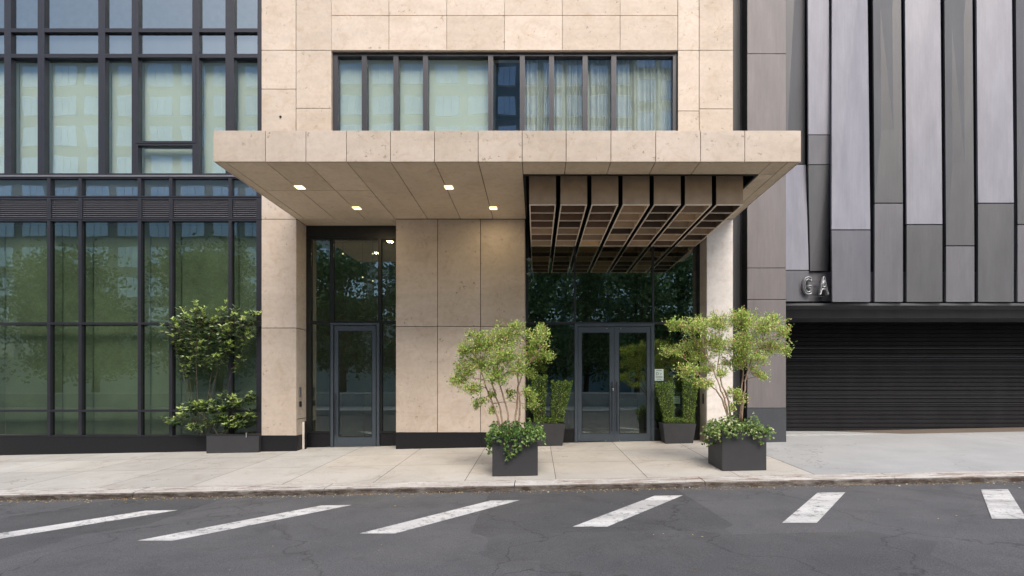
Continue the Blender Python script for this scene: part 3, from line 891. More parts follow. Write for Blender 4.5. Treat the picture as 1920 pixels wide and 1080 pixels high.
# sign ledge, header, shutter
B(PX1 + .001, GX1, .22, .38, Z(566, .3), Z(511, .3)).build('sign_band', M['g_mid'], gar)
B(PX1 + .001, GX1, .10, .75, Z(573, .1), Z(568.5, .1)).build('ledge', M['g_dark'], gar, bevel=.003)
B(PX1 + .001, GX1, .76, 1.67, Z(600, 1.2), Z(560, .9)).build('shutter_box', M['g_dark'], gar)
SY = 1.72
sh = MB()
zz = Z(808, SY); top = 3.6; n = 0
while zz < top:
    h = .11
    sh.hexa([(PX1 - .2, SY, zz), (GX1, SY, zz), (GX1, SY + .03, zz), (PX1 - .2, SY + .03, zz),
             (PX1 - .2, SY + .022, zz + h - .012), (GX1, SY + .022, zz + h - .012), (GX1, SY + .035, zz + h - .012), (PX1 - .2, SY + .035, zz + h - .012)])
    zz += h; n += 1
sh.build('roller_shutter', M['shutter'], gar)
sr = MB()
for py in (653, 668, 672, 686, 706, 728, 739, 746, 757):
    sr.box(PX1 - .2, GX1, SY - .012, SY - .002, Z(py, SY) - .007, Z(py, SY) + .007)
sr.build('shutter_rail', M['mull'], gar)
B(PX1 + .001, GX1, .9, SY + .1, -.6, Z(808, SY) - .006).build('threshold', M['apron'], gar)
MB().box(GX1, GX1 + .2, .1, 9, -1, HT - .5).box(G0, GX1, 8.9, 9, -1, HT - .5).box(G0, GX1, .42, 8.89, HT - .49, HT - .3).box(PX1 - .3, PX1 - .2, 1.75, 8.89, -1, HT - .6).build('outer_wall', M['g_dark'], gar)


def letter(ch, x0, x1, z0, z1, y, depth, mat, parent, name='sign_letter', outline=False, rise=.0):
    cu = bpy.data.curves.new(name, 'FONT'); cu.body = ch; cu.size = 1
    cu.fill_mode = 'NONE' if outline else 'BOTH'
    cu.extrude = .05 if outline else .01; cu.bevel_depth = .022 if outline else 0
    cu.resolution_u = 6
    ob = bpy.data.objects.new('tmp', cu); COL.objects.link(ob)
    bpy.context.view_layer.update()
    me = bpy.data.meshes.new_from_object(ob)
    co = np.array([v.co[:] for v in me.vertices])
    mn, mx = co.min(0), co.max(0)
    s = (x1 - x0) / (mx[0] - mn[0]); t = (z1 - z0) / (mx[1] - mn[1]); u = depth / max(1e-6, mx[2] - mn[2])
    off = Vector((0, 0, 0)); q = parent
    while q is not None: off += q.location; q = q.parent
    new = np.stack([x0 + (co[:, 0] - mn[0]) * s - off.x, y - (co[:, 2] - mn[2]) * u - off.y, z0 + (co[:, 1] - mn[1]) * t - off.z], 1)
    for v, c in zip(me.vertices, new): v.co = c
    bpy.data.objects.remove(ob)
    me.materials.clear(); me.materials.append(mat)
    o = bpy.data.objects.new(name, me); COL.objects.link(o); o.parent = parent
    return o


M['letter'] = simple('weathered_letter_metal', (0.42, 0.43, 0.44), .35, .6, .15, 20)
M['letter_face'] = simple('letter_face', (0.10, 0.10, 0.11), .5, .3)
for ch, a, b in (('G', 1503, 1519), ('A', 1532.5, 1551)):
    y = .06
    L = letter(ch, X(a, y), X(b, y), Z(553.5, y), Z(519.5, y), y, .09, M['letter'], gar, outline=True)
    letter(ch, X(a + 1.2, y), X(b - 1.2, y), Z(552, y), Z(521, y), y - .01, .02, M['letter_face'], L, name='letter_face')
rl = MB()
for py in (527, 541, 556): rl.box(X(1517, .1), X(1563, .1), .10, .118, Z(py, .1) - .010, Z(py, .1) + .010)
for q in (1511, 1542, 1560): rl.box(X(q, .15) - .012, X(q, .15) + .012, .12, .22, Z(558, .15), Z(524, .15))
rl.build('sign_bracket', M['g_dark'], gar)

# ------------------------------------------------------------------ things on the pavement
def leaves_mesh(name, P, D, S, W, mat, parent, Nn=None, fold=.25, hexleaf=False):
    """P base points, D unit directions, S lengths, W width ratio: folded diamond leaves"""
    P = np.asarray(P, float); D = np.asarray(D, float); S = np.asarray(S, float)[:, None]
    D /= np.linalg.norm(D, axis=1, keepdims=True) + 1e-9
    if Nn is None: Nn = rng.normal(size=P.shape) * .7 + np.array([0, -.35, .8])
    s = np.cross(D, Nn); s /= np.linalg.norm(s, axis=1, keepdims=True) + 1e-9
    n = np.cross(s, D)
    W_ = S * W * .5
    off = np.zeros(3); q = parent
    while q is not None: off += np.array(q.location); q = q.parent
    P = P - off
    if hexleaf:
        v = np.stack([P, P + D * S * .35 - s * W_ + n * W_ * fold, P + D * S * .7 - s * W_ * .8 + n * W_ * fold * .8 - n * S * .05, P + D * S - n * S * .12,
                      P + D * S * .7 + s * W_ * .8 + n * W_ * fold * .8 - n * S * .05, P + D * S * .35 + s * W_ + n * W_ * fold], 1)
        k = 6; faces = [(0, 5, 4, 3), (0, 3, 2, 1)]
    else:
        v = np.stack([P, P + D * S * .5 - s * W_ + n * W_ * fold, P + D * S, P + D * S * .5 + s * W_ + n * W_ * fold], 1)
        k = 4; faces = [(0, 3, 2), (0, 2, 1)]
    nl = len(P)
    F_ = (np.arange(nl)[:, None, None] * k + np.array(faces)[None]).reshape(-1, len(faces[0]))
    me = bpy.data.meshes.new(name)
    me.from_pydata(v.reshape(-1, 3).tolist(), [], F_.tolist())
    me.materials.append(mat)
    o = bpy.data.objects.new(name, me); COL.objects.link(o); o.parent = parent
    return o


def rdir(n, bias=(0, 0, 0), amt=1.0):
    d = rng.normal(size=(n, 3)); d /= np.linalg.norm(d, axis=1, keepdims=True)
    return d * amt + np.array(bias)


def crape_myrtle(name, base, stems, blobs, yc, mat, label, dens=1.0, sprays=()):
    """base (x,y,z); stems: pixel polylines; blobs (px,py,rx,ry) of the crown at depth yc"""
    t = thing(name, base, label, 'tree', 'crape myrtles in square planters')
    tr = MB(); nodes = []
    for si, st in enumerate(stems):
        yo = [0, .12, -.12, .2, -.2, .05][si % 6]
        pts = []
        n = len(st)
        for k, (a, b) in enumerate(st):
            y = yc + yo * k / max(1, n - 1) + rng.normal() * .015
            pts.append(Vector((X(a, y), y, Z(b, y))))
        pts[0].z -= .08
        # refine with slight wobble
        fine = []
        for k in range(n - 1):
            for q in range(4):
                u = q / 4; p = pts[k].lerp(pts[k + 1], u)
                if q: p += Vector(rng.normal(size=3) * .008)
                fine.append(p)
        fine.append(pts[-1])
        m_ = len(fine)
        rad = [.019 - .012 * k / (m_ - 1) for k in range(m_)]
        tr.tube(fine, rad, 7)
        nodes += fine[m_ // 3:]
    P, D, S = [], [], []
    allb = [(a, b, rx, ry, 1) for a, b, rx, ry in blobs] + [(a, b, rx, ry, 0) for a, b, rx, ry in sprays]
    for (a, b, rx, ry, big) in allb:
        yb = yc + rng.uniform(-.25, .25) if big else yc + rng.uniform(-.1, .1)
        c = Vector((X(a, yb), yb, Z(b, yb)))
        sx, sz = rx * (yb - CAM_Y) / F, ry * (yb - CAM_Y) / F
        sy = (sx + sz) * .55
        # branch from the nearest lower node
        cand = [q for q in nodes if q.z < c.z + .02] or nodes
        nd = min(cand, key=lambda q: (q - c).length + .6 * abs(q.x - c.x))
        mid = nd.lerp(c, .5) + Vector((rng.normal() * .03, rng.normal() * .03, .04))
        tr.tube([nd, nd.lerp(mid, .5) + Vector((0, 0, .01)), mid, c], [.009, .008, .006, .004], 5)
        sx *= 1.08; sz *= 1.12
        ntw = int((rx * ry) / 8.5 * dens) + 7
        for _ in range(ntw):
            u = rng.normal(size=3); u /= np.linalg.norm(u); r = rng.uniform(.2, 1.0) ** .55 * (1.0 if rng.random() < .8 else rng.uniform(1.0, 1.32))
            e = c + Vector((u[0] * sx * r, u[1] * sy * r, u[2] * sz * r))
            s0 = c.lerp(e, rng.uniform(0, .35)) - Vector((0, 0, .04))
            m2 = s0.lerp(e, .5) + Vector((0, 0, .015))
            tr.tube([s0, m2, e], [.0035, .0025, .0012], 3, cap=False)
            dv = np.array((e - s0).normalized()) * .7 + np.array([0, 0, .35])
            for q in range(rng.integers(11, 18)):
                w = rng.uniform(.25, 1.08)
                pt = np.array(s0.lerp(e, w)) + rng.normal(size=3) * .028
                P.append(pt); D.append(rdir(1, dv)[0]); S.append(rng.uniform(.020, .050))
    trunk = tr.build('trunk', M['bark'], t, smooth=True)
    leaves_mesh('crown', P, D, S, .55, mat, t)
    return t


def ivy(name, x0, x1, y0, y1, ztop, label, mat, strands, n=1500, mound=.12, spill=.10):
    t = thing(name, ((x0 + x1) / 2, (y0 + y1) / 2, ztop), label, 'ivy', 'ivy spilling over square planters')
    P, D, S, Nn = [], [], [], []
    cx, cy = (x0 + x1) / 2, (y0 + y1) / 2
    for _ in range(n):
        u, v = rng.uniform(-1, 1, 2)
        x = cx + u * ((x1 - x0) / 2 + spill); y = cy + v * ((y1 - y0) / 2 + spill * .8)
        e = max(abs(u), abs(v))
        hh = mound * (1 - .55 * e ** 3) * (0.70 + .42 * math.sin(x * 13 + 1) * math.cos(y * 11) + .2 * math.sin(x * 31))
        z = ztop + hh * rng.uniform(.2, 1.15) - (max(0, e - .85)) * rng.uniform(.1, .9)
        P.append((x, y, z)); D.append(rdir(1, (u * .8, v * .8 - .2, -.1))[0]); S.append(rng.uniform(.026, .056))
        Nn.append(rng.normal(size=3) * .4 + np.array([u * .3, -.5, .8]))
    st = MB()
    for (sx, sy, L, drift) in strands:      # hanging stems over the rim
        pts = []
        for k in range(9):
            w = k / 8
            pts.append(Vector((sx + drift * w + math.sin(w * 6 + sx * 7) * .012, sy + (-.03 if sy < cy else .0) - .02 * math.sin(w * 3), ztop + .04 - L * w ** 1.05)))
        st.tube(pts, .003, 4)
        m = int(L * 95)
        for _ in range(m):
            w = rng.uniform(0, 1); a = min(7, int(w * 8)); p = pts[a].lerp(pts[a + 1], w * 8 - a)
            P.append(tuple(np.array(p) + rng.normal(size=3) * .018 + np.array([0, -.012, 0]))); D.append(rdir(1, (0, -.5, -.7))[0]); S.append(rng.uniform(.03, .055)); Nn.append(rng.normal(size=3) * .5 + np.array([0, -1, .5]))
    # ground stems inside the mound
    for _ in range(14):
        a = rng.uniform(0, 6.28); p0 = Vector((cx, cy, ztop)); p1 = Vector((cx + math.cos(a) * (x1 - x0) * .5, cy + math.sin(a) * (y1 - y0) * .5, ztop + .06))
        st.tube([p0, p0.lerp(p1, .5) + Vector((0, 0, .05)), p1], .004, 4)
    st.build('stem', M['bark_dark'], t)
    leaves_mesh('foliage', P, D, S, .95, mat, t, Nn=np.array(Nn), hexleaf=True, fold=.15)
    return t


def square_planter(x0, x1, y0, y1, z1, label):
    t = thing('square_planter', ((x0 + x1) / 2, (y0 + y1) / 2, gz((x0 + x1) / 2, (y0 + y1) / 2)), label, 'planter', 'square planters by the kerb')
    m = MB(); w = .035
    zc = lambda x, y: gz(x, y) + .004
    # walls as a ring following the sloping pavement
    o = [(x0, y0), (x1, y0), (x1, y1), (x0, y1)]; i_ = [(x0 + w, y0 + w), (x1 - w, y0 + w), (x1 - w, y1 - w), (x0 + w, y1 - w)]
    for k in range(4):
        a, b, c, d = o[k], o[(k + 1) % 4], i_[(k + 1) % 4], i_[k]
        m.quad((*a, zc(*a)), (*b, zc(*b)), (*b, z1), (*a, z1))
        m.quad((*a, z1), (*b, z1), (*c, z1), (*d, z1))
        m.quad((*d, z1), (*c, z1), (*c, z1 - .12), (*d, z1 - .12))
    m.build('box', M['planter'], t)
    MB().box(x0 + w, x1 - w, y0 + w, y1 - w, z1 - .14, z1 - .06).build('soil', M['soil'], t)
    return t


# left kerbside planter
ly = -3.18
lx0, lx1 = X(923, ly), X(1008.5, ly)
lz = Z(818, ly)
square_planter(lx0, lx1, ly, ly + .79, lz, 'charcoal square planter standing in front of the stone wall, nearest the kerb')
tc = ly + .40
crape_myrtle('crape_myrtle', (X(950, tc), tc, lz),
             [[(938, 792), (927, 765), (915, 735), (905, 705), (893, 675)],
              [(945, 792), (935, 757), (925, 728), (915, 695), (918, 660)],
              [(955, 792), (948, 757), (938, 725), (932, 690), (945, 640)],
              [(966, 792), (969, 755), (972, 720), (968, 685), (985, 640)],
              [(972, 792), (975, 758), (972, 725), (985, 690), (1012, 655)]],
             [(905, 648, 40, 22), (872, 655, 20, 16), (948, 632, 42, 26), (1005, 632, 26, 22), (870, 690, 28, 18), (862, 712, 24, 14), (905, 680, 38, 20),
              (948, 668, 40, 24), (1000, 662, 30, 20), (1028, 667, 18, 9), (885, 728, 26, 12), (932, 704, 36, 18), (968, 612, 16, 9), (1015, 617, 14, 8), (972, 690, 22, 16), (892, 627, 22, 9), (992, 700, 14, 10)],
             tc, M['leaf_myrtle'], 'multi-stemmed tree with darker green crown in the planter before the stone wall', 1.0,
             [(899, 752, 16, 6), (893, 762, 6, 5), (925, 768, 9, 7), (957, 738, 10, 8), (988, 735, 10, 10), (996, 758, 14, 8), (1000, 742, 8, 8), (922, 740, 10, 6)])
ivy('ivy', lx0, lx1, ly, ly + .79, lz - .02, 'dark green ivy with trailing strands over the planter before the stone wall', M['leaf_ivy'],
    [(X(950, ly), ly, .42, .0), (X(953, ly), ly, .36, .02), (X(968, ly), ly, .34, .01), (X(965, ly), ly, .28, 0), (X(974, ly), ly, .23, .03), (X(991, ly), ly, .18, 0), (X(985, ly), ly, .14, .04),
     (lx0 - .03, ly + .1, .28, -.02), (lx0 - .05, ly + .3, .32, -.03), (lx0 - .04, ly + .5, .30, 0), (X(1003, ly), ly, .12, .02), (X(938, ly), ly, .12, 0), (X(930, ly), ly, .10, 0)],
    n=1500, mound=.24, spill=.11)
# right kerbside planter
ry = -3.10
rx0, rx1 = X(1354.5, ry), X(1437, ry)
rzt = Z(810, ry)
square_planter(rx0, rx1, ry, ry + .74, rzt, 'charcoal square planter showing two sides, in front of the pale pier')
tc = ry + .38
crape_myrtle('crape_myrtle', (X(1375, tc), tc, rzt),
             [[(1368, 783), (1360, 755), (1350, 725), (1340, 700), (1322, 665)],
              [(1370, 783), (1366, 752), (1352, 715), (1345, 690), (1352, 640)],
              [(1366, 783), (1355, 750), (1345, 735), (1330, 720), (1308, 700)],
              [(1388, 783), (1389, 745), (1392, 715), (1396, 680), (1392, 640)],
              [(1390, 783), (1394, 740), (1400, 705), (1408, 675), (1430, 640)]],
             [(1268, 608, 26, 12), (1305, 612, 32, 18), (1345, 604, 34, 20), (1392, 602, 36, 22), (1438, 612, 32, 20), (1470, 622, 14, 13), (1262, 658, 24, 12), (1300, 648, 34, 20),
              (1345, 645, 38, 26), (1395, 645, 40, 26), (1444, 650, 36, 20), (1474, 657, 10, 7), (1372, 678, 34, 16), (1420, 672, 26, 12), (1290, 696, 30, 16), (1328, 690, 22, 12), (1322, 718, 24, 12), (1316, 600, 20, 10), (1390, 588, 14, 8), (1448, 597, 14, 8), (1312, 668, 26, 12)],
             tc, M['leaf_myrtle_sunlit'], 'multi-stemmed tree with broad crown in sunlit yellow-green in the planter before the pale pier', 1.0,
             [(1375, 735, 20, 9), (1388, 748, 12, 8), (1425, 700, 14, 6), (1434, 708, 6, 5), (1352, 700, 16, 8), (1372, 763, 5, 7), (1412, 690, 8, 6)])
ivy('ivy', rx0, rx1, ry, ry + .74, rzt - .02, 'yellow-green ivy trailing over the planter before the pale pier', M['leaf_ivy2'],
    [(X(1408, ry), ry, .12, .06), (X(1413, ry), ry, .22, .13), (rx0 - .03, ry + .1, .18, .0), (rx0 - .05, ry + .3, .26, -.03), (rx0 - .06, ry + .5, .30, -.05), (rx0 - .05, ry + .65, .32, -.05), (X(1362, ry), ry, .13, -.02), (X(1375, ry), ry, .10, .03), (rx1 + .03, ry + .2, .10, .08)],
    n=1500, mound=.26, spill=.11)


def tapered_planter(cx, y0, label):
    t = thing('tapered_planter', (cx, y0 + .24, gz(cx, y0 + .24)), label, 'planter', 'tapered planters beside the double doors')
    wt, wb, zt = .39, .325, Z(794, y0)
    dt, db = .24, .20
    yc = y0 + .24
    zb = lambda x, y: gz(x, y) + .004
    o = MB(); b = [(cx - wb, yc - db), (cx + wb, yc - db), (cx + wb, yc + db), (cx - wb, yc + db)]
    u = [(cx - wt, yc - dt), (cx + wt, yc - dt), (cx + wt, yc + dt), (cx - wt, yc + dt)]
    i_ = [(cx - wt + .03, yc - dt + .03), (cx + wt - .03, yc - dt + .03), (cx + wt - .03, yc + dt - .03), (cx - wt + .03, yc + dt - .03)]
    for k in range(4):
        a, c = k, (k + 1) % 4
        o.quad((*b[a], zb(*b[a])), (*b[c], zb(*b[c])), (*u[c], zt), (*u[a], zt))
        o.quad((*u[a], zt), (*u[c], zt), (*i_[c], zt), (*i_[a], zt))
        o.quad((*i_[a], zt), (*i_[c], zt), (*i_[c], zt - .1), (*i_[a], zt - .1))
    o.build('box', M['planter'], t)
    B(cx - wt + .035, cx + wt - .035, yc - dt + .035, yc + dt - .035, zt - .12, zt - .05).build('soil', M['soil'], t)
    return zt, yc


def topiary(cx, yc, zt, colsA, label):
    """boxwood clipped into two flaring columns over a low mound; colsA: (bottom x0,x1, top x0,x1, top z)"""
    t = thing('boxwood_topiary', (cx, yc, zt), label, 'shrub', 'clipped boxwoods beside the double doors')
    P, D, S, Nn = [], [], [], []; st = MB()
    for (b0, b1, t0, t1, zz) in colsA:
        H = zz - zt
        for _ in range(2100):
            w = rng.uniform(0, 1) ** .85
            xa, xb = b0 + (t0 - b0) * w, b1 + (t1 - b1) * w
            c, hw = (xa + xb) / 2, (xb - xa) / 2
            a = rng.uniform(0, 6.283); r = rng.uniform(.55, 1.0) ** .5 * (1 + .10 * math.sin(w * 19 + a * 2) * math.sin(a * 5 + w * 4 + b0 * 9) + .06 * math.sin(a * 7 + w * 9) + (.12 * rng.random() if rng.random() < .12 else 0))
            x = c + math.cos(a) * hw * r; y = yc + math.sin(a) * min(.19, hw * 1.0) * r
            z = zt + H * w + rng.normal() * .015 + .025 * math.sin(x * 37 + b0) * w
            P.append((x, y, z)); D.append(rdir(1, (math.cos(a) * .7, math.sin(a) * .7, .9))[0]); S.append(rng.uniform(.026, .044)); Nn.append(rng.normal(size=3) * .5 + np.array([math.cos(a), math.sin(a), .4]))
        for _ in range(190):
            x = rng.uniform(t0, t1); y = yc + rng.uniform(-.15, .15)
            for q in range(3):
                P.append((x + rng.normal() * .01, y, zz + rng.uniform(-.03, .03) + .035 * math.sin(x * 37 + b0) + (.05 * rng.random() if rng.random() < .15 else 0))); D.append(rdir(1, (0, 0, 1.5), .8)[0]); S.append(rng.uniform(.02, .034)); Nn.append(rng.normal(size=3) + np.array([0, -.5, .5]))
        for q in range(5):
            f = q / 4
            st.tube([(b0 + (b1 - b0) * (.3 + .4 * f), yc, zt - .05), (t0 + (t1 - t0) * (.15 + .7 * f), yc + .05 * math.sin(q * 2), zz - .08)], [.012, .004], 5)
    bx0, bx1 = colsA[0][0], colsA[-1][1]
    for _ in range(1300):
        u, v = rng.uniform(-1, 1, 2); x = (bx0 + bx1) / 2 + u * (bx1 - bx0) / 2 * 1.05; y = yc + v * .2
        z = zt + .13 * (1 - .5 * v * v) * rng.uniform(.1, 1) 
        P.append((x, y, z)); D.append(rdir(1, (u * .3, v * .5 - .2, .6))[0]); S.append(rng.uniform(.02, .034)); Nn.append(rng.normal(size=3) * .5 + np.array([0, -.5, .8]))
    st.build('stem', M['bark_dark'], t)
    leaves_mesh('foliage', P, D, S, .6, M['leaf_box'], t, Nn=np.array(Nn))


TY = -.02
cxr = X(1274.5, TY)
zt, yc = tapered_planter(cxr, TY, 'tapered charcoal planter right of the double doors')
topiary(cxr, yc, zt, [(X(1246, yc), X(1263, yc), X(1229, yc), X(1262, yc), Z(722, yc)), (X(1281, yc), X(1299, yc), X(1281, yc), X(1309, yc), Z(716, yc))], 'clipped boxwood with two flaring columns, right of the double doors')
cxl = X(1029, TY)
zt, yc = tapered_planter(cxl, TY, 'tapered charcoal planter left of the double doors')
topiary(cxl, yc, zt, [(X(1003, yc), X(1021, yc), X(995, yc), X(1026, yc), Z(708, yc)), (X(1034, yc), X(1055, yc), X(1034, yc), X(1073, yc), Z(719, yc))], 'clipped boxwood with two flaring columns, left of the double doors')

# long planter and shrubs on the left
py0 = -.10
t = thing('long_planter', (X(438, py0), py0 + .15, gz(X(438), 0)), 'long low charcoal planter under the left window, beside the beige pier', 'planter')
a, b = X(387, py0), PLX0 - .006
zt = Z(816, py0)
m = MB()
m.hexa([(a, py0, gz(a, py0)), (b, py0, gz(b, py0)), (b, .19, gz(b, .19)), (a, .19, gz(a, .19)), (a, py0, zt), (b, py0, zt), (b, .19, zt), (a, .19, zt)])
m.build('box', M['planter'], t, bevel=.004)
m = MB(); m.box(a - .01, b + .003, py0 - .012, py0 + .02, zt + .001, zt + .02).box(a - .01, a + .02, py0 + .021, .19, zt + .001, zt + .02); m.build('rim', M['mull'], t)
B(a + .021, b, py0 + .021, .19, zt + .001, zt + .012).build('soil', M['soil'], t)
m = MB(); m.tube([(X(463, py0), py0 - .03, zt + .06), (X(463, py0), py0 - .03, zt - .05)], .012, 6); m.tube([(X(463, py0), py0 - .03, zt + .05), (X(463, py0), py0 + .06, zt + .05)], .01, 6)
m.build('irrigation_pipe', M['steel'], t)


def broadleaf(name, base, targets, label, n_ros=1):
    t = thing(name, base, label, 'shrub', 'broad-leaved shrubs in the long planter')
    st = MB(); P, D, S, Nn, Yg = [], [], [], [], []
    bb = Vector(base)
    for ti, (a_, b_, rx, ry, cnt) in enumerate(targets):
        for _ in range(int(cnt * 1.25)):
            y = base[1] + rng.uniform(-.22, .12)
            px, py = a_ + rng.normal() * rx * .55, b_ + rng.normal() * ry * .55
            e = Vector((X(px, y), y, Z(py, y)))
            mid = bb.lerp(e, .55) + Vector((rng.normal() * .05, 0, .12))
            q0 = Vector((bb.x + (e.x - bb.x) * .12, bb.y, bb.z))
            pts = [q0, q0.lerp(mid, .5), mid, mid.lerp(e, .6) + Vector((0, 0, .03)), e]
            if _ == 0 and ti % 3 == 0: st.tube(pts, [.009, .007, .005, .004, .003], 5)
            else: st.tube(pts[3:], [.004, .003], 4)
            dr = np.array((e - mid).normalized()); 
            # whorl at the tip and leaves back along the shoot
            for k in range(20):
                an = k * 2.4; w = 1 - (k // 7) * .16
                o_ = np.array([math.cos(an), math.sin(an) * .9, .15 + .25 * rng.normal()])
                pt = np.array(mid.lerp(e, w + rng.uniform(-.05, .02)))
                P.append(pt); D.append(o_ + dr * .35 + np.array([0, -.25 if k < 7 else 0, -.35 if k > 6 else .45])); S.append(rng.uniform(.075, .14)); Yg.append(k < 8 and _ % 5 != 0)
                Nn.append(np.array([0, -.3, 1.0]) + rng.normal(size=3) * .3)
    st.build('stem', M['bark_dark'], t)
    P, D, S, Nn, Yg = map(np.array, (P, D, S, Nn, Yg))
    leaves_mesh('foliage', P[~Yg], D[~Yg], S[~Yg], .36, M['leaf_shrub'], t, Nn=Nn[~Yg], hexleaf=True, fold=.3)
    leaves_mesh('sunlit_young_leaves', P[Yg], D[Yg], S[Yg] * .85, .34, M['leaf_young_lit'], t, Nn=Nn[Yg], hexleaf=True, fold=.3)


broadleaf('broadleaf_shrub', (X(372, .1), .10, zt), [(372, 576, 14, 12, 8), (392, 600, 22, 16, 9), (340, 590, 22, 20, 9), (425, 578, 14, 9, 5), (448, 592, 13, 9, 5), (474, 588, 12, 7, 6), (494, 596, 3, 5, 1),
                                                    (420, 615, 28, 12, 8), (380, 636, 24, 16, 9), (430, 640, 20, 11, 5), (462, 628, 12, 10, 4), (335, 640, 20, 22, 9), (370, 668, 20, 14, 6), (402, 668, 16, 9, 4), (455, 672, 14, 6, 2), (320, 610, 16, 16, 6), (345, 690, 16, 20, 6), (425, 655, 16, 8, 3)],
          'tall arching broad-leaved shrub reaching over the left window')
broadleaf('broadleaf_shrub', (X(415, .05), .05, zt), [(385, 765, 22, 14, 10), (420, 768, 22, 12, 8), (405, 790, 28, 10, 11), (445, 752, 15, 8, 6), (474, 744, 12, 6, 5), (458, 785, 16, 9, 6), (470, 776, 7, 5, 3), (350, 770, 22, 16, 9), (372, 800, 18, 7, 6), (435, 798, 20, 7, 6), (430, 743, 16, 7, 3), (322, 790, 14, 12, 5)],
          'low bushy broad-leaved shrub just above the long planter rim')

# push-button post beside the left pier
t = thing('push_button_post', (X(565, .29), .29, gz(X(565), .29)), 'slim pale metal post against the left pier, beside the single door', 'post')
x_ = PLX1 + .012
B(x_, x_ + .055, .26, .34, gz(x_, .3), Z(791, .29)).build('post', M['stone_pale'], t, bevel=.004)
B(x_ + .056, x_ + .075, .26, .34, gz(x_, .3), Z(790, .29)).build('edge_strip', M['black'], t)
# notices
y_ = DY - .014
t = thing('notice', (X(1235.5, y_), y_, Z(714, y_)), 'pale green printed notice on the glass beside the right door leaf', 'sign')
B(X(1227.5, y_), X(1244, y_), y_ - .004, y_, Z(714, y_), Z(692, y_)).build('sheet', M['paper'], t)
letter('D', X(1230.5, y_), X(1235, y_), Z(703.5, y_), Z(698, y_), y_ - .005, .003, M['ink'], t, name='printing')
m = MB()
for q, (u, v, w) in enumerate(((1230, 1241, 694.5), (1238, 1240.5, 700), (1238, 1239.5, 702.5), (1229.5, 1242, 706), (1229.5, 1242, 708.2), (1231, 1240, 711))):
    m.box(X(u, y_), X(v, y_), y_ - .0075, y_ - .0045, Z(w, y_) - .005, Z(w, y_) + .005)
m.build('printing', M['ink'], t)
t = thing('notice', (X(1268, .6), .6, Z(757, .6)), 'small white notice behind the glass between the boxwood columns', 'sign')
B(X(1262, .6), X(1275, .6), .60, .604, Z(757, .6), Z(743, .6)).build('sheet', M['paper'], t)
m = MB()
for w in (746, 749, 752): m.box(X(1264, .6), X(1273, .6), .5965, .5995, Z(w, .6) - .004, Z(w, .6) + .004)
m.build('printing', M['ink'], t)

# leaf litter in the gutter and on the pavement
P, D, S, Nn = [], [], [], []
for _ in range(2600):
    x = rng.uniform(-16, 14); y = KF - .01 - abs(rng.normal()) * .10
    P.append((x, y, rz(x, y) + .006)); D.append((*rng.normal(size=2), .1)); S.append(rng.uniform(.012, .04)); Nn.append((rng.normal() * .3, rng.normal() * .3, 1))
for _ in range(160):
    x = rng.uniform(-10, 9); y = rng.uniform(-8, .3)
    z = gz(x, y) if y > KF else rz(x, y)
    P.append((x, y, z + .006)); D.append((*rng.normal(size=2), .1)); S.append(rng.uniform(.015, .035)); Nn.append((rng.normal() * .3, rng.normal() * .3, 1))
o = leaves_mesh('leaf_litter', P, D, S, .6, M['litter'], None, Nn=np.array(Nn))
tag(o, 'dry yellow-brown leaf litter along the gutter', 'leaf litter', kind='stuff')

# ------------------------------------------------------------------ across the road (seen in the glass)
def street_tree(x, y, h, seed, label):
    r = np.random.default_rng(seed)
    t = thing('street_tree', (x, y, 0), label, 'tree', 'trees across the road')
    m = MB(); m.tube([(x, y, -.2), (x + .1, y, h * .25), (x - .05, y + .1, h * .5), (x, y, h * .8)], [.24, .2, .14, .05], 8)
    P = []; 
    for k in range(26):
        a = r.uniform(0, 6.28); zc = h * r.uniform(.22, .93); rr = 2.6 * math.sin(min(1, max(.15, (1.05 - zc / h) * 1.5)) * 1.57) * r.uniform(.3, 1)
        c = np.array([x + math.cos(a) * rr, y + math.sin(a) * rr, zc])
        m.tube([(x, y, zc * .7), tuple(c)], [.06, .02], 4)
        P.append(c + r.normal(size=(260, 3)) * np.array([.85, .85, .55]))
    P = np.concatenate(P)
    m.build('trunk', M['bark_dark'], t)
    leaves_mesh('crown', P, r.normal(size=P.shape), r.uniform(.22, .42, len(P)), .6, M['leaf_far'], t, Nn=r.normal(size=P.shape))


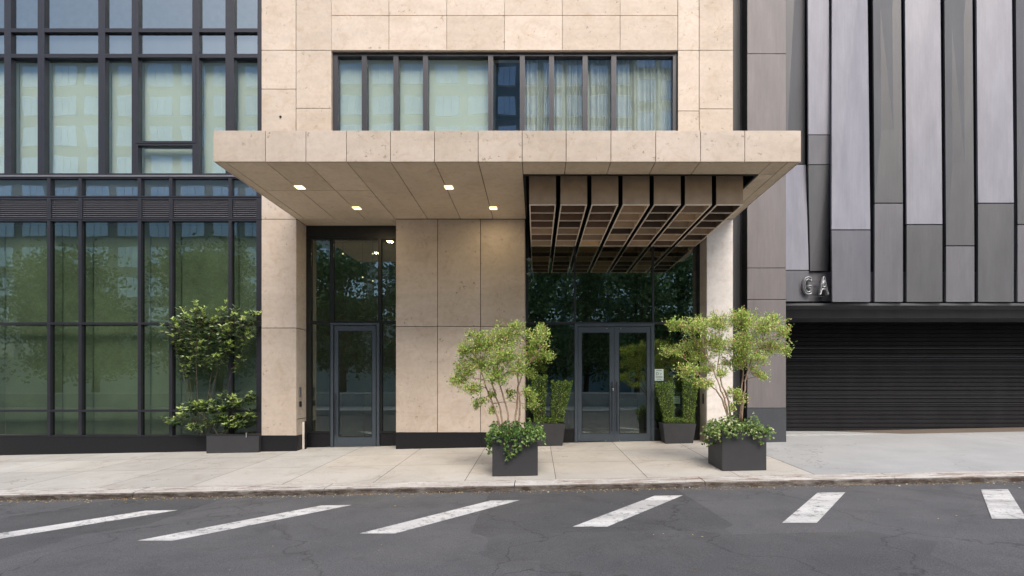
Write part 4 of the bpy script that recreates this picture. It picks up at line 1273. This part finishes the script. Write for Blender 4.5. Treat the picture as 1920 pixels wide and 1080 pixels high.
TL = [(-44, -25, 12.5), (-38, -28, 13), (-32.5, -25, 12), (-27.5, -28, 13.5), (-23, -24.5, 12), (-18.5, -28, 13.5), (-14.5, -25, 12.5), (-10.5, -28.5, 13), (-7, -25, 11.5), (-3, -28.5, 12.5), (0.5, -25, 11.2),
      (4, -28, 12), (7.5, -25, 11.5), (11.5, -28, 13), (15.5, -25.5, 12), (20, -27, 13)]
for i, (x, y, h) in enumerate(TL):
    street_tree(x, y, h, 40 + i, 'leafy street tree across the road, seen only as a reflection in the glass')
t = thing('park_wall', (0, -21.4, 0), 'low pale stone wall across the road before the trees', 'wall')
MB().box(-38, 38, -21.6, -21.2, 0, .85).build('wall', M['walk_grey'], t); MB().box(-38, 38, -21.65, -21.15, .851, .95).build('coping', M['stone_pale'], t)


def far_building(x0, x1, y, h, cols, floors, mat, label):
    t = thing('facing_building', ((x0 + x1) / 2, y - 5, 0), label, 'building')
    MB().box(x0, x1, y - 12, y, -.5, h).build('wall', mat, t)
    MB().box(x0 - .3, x1 + .3, y - 12.3, y + .3, h + .001, h + .5).build('roof', M['vent'], t)
    fw = (x1 - x0) / cols; fh = (h - 4) / floors
    first = None
    for i in range(cols):
        for j in range(floors):
            cx = x0 + fw * (i + .5); cz = 4 + fh * (j + .5)
            if first is None:
                m = MB(); ww, hh = fw * .36, fh * .33
                for (u0, u1, v0, v1) in ((-ww, -ww * .34, -hh, hh), (-ww * .3, ww * .3, -hh, hh), (ww * .34, ww, -hh, hh)):
                    m.box(u0, u1, .02, .12, v0 + .03, v1 - .03)
                m.box(-ww - .08, ww + .08, .01, .05, -hh - .08, hh + .08, 1)
                first = m.build('window', [M['win_far'], M['win_frame']], None)
                o = first
            else:
                o = first.copy(); COL.objects.link(o)
            o.parent = t; o.location = (cx - t.location.x, y - t.location.y, cz - t.location.z)


M['win_far'] = simple('far_window', (0.78, 0.84, 0.88), .12, 1.0, .1, .3)
M['win_frame'] = simple('far_window_frame', (0.7, .72, .72), .6)
M['far_wall_a'] = simple('far_wall_buff', (0.70, 0.70, 0.62), .8)
M['far_wall_b'] = simple('far_wall_blue', (0.26, 0.36, 0.42), .5)
far_building(-62, -4.6, -45, 38, 16, 10, M['far_wall_a'], 'buff apartment block across the road behind the trees')
far_building(-4.7, 11.1, -46, 42, 6, 11, M['far_wall_b'], 'blue-grey tower across the road, between the two lighter blocks')
far_building(11, 19, -45, 40, 3, 10, M['far_wall_a'], 'pale block across the road, facing the garage side')

for o in list(bpy.data.objects):
    if o.type == 'MESH' and o.parent is None and 'kind' not in o: print('UNPARENTED', o.name)
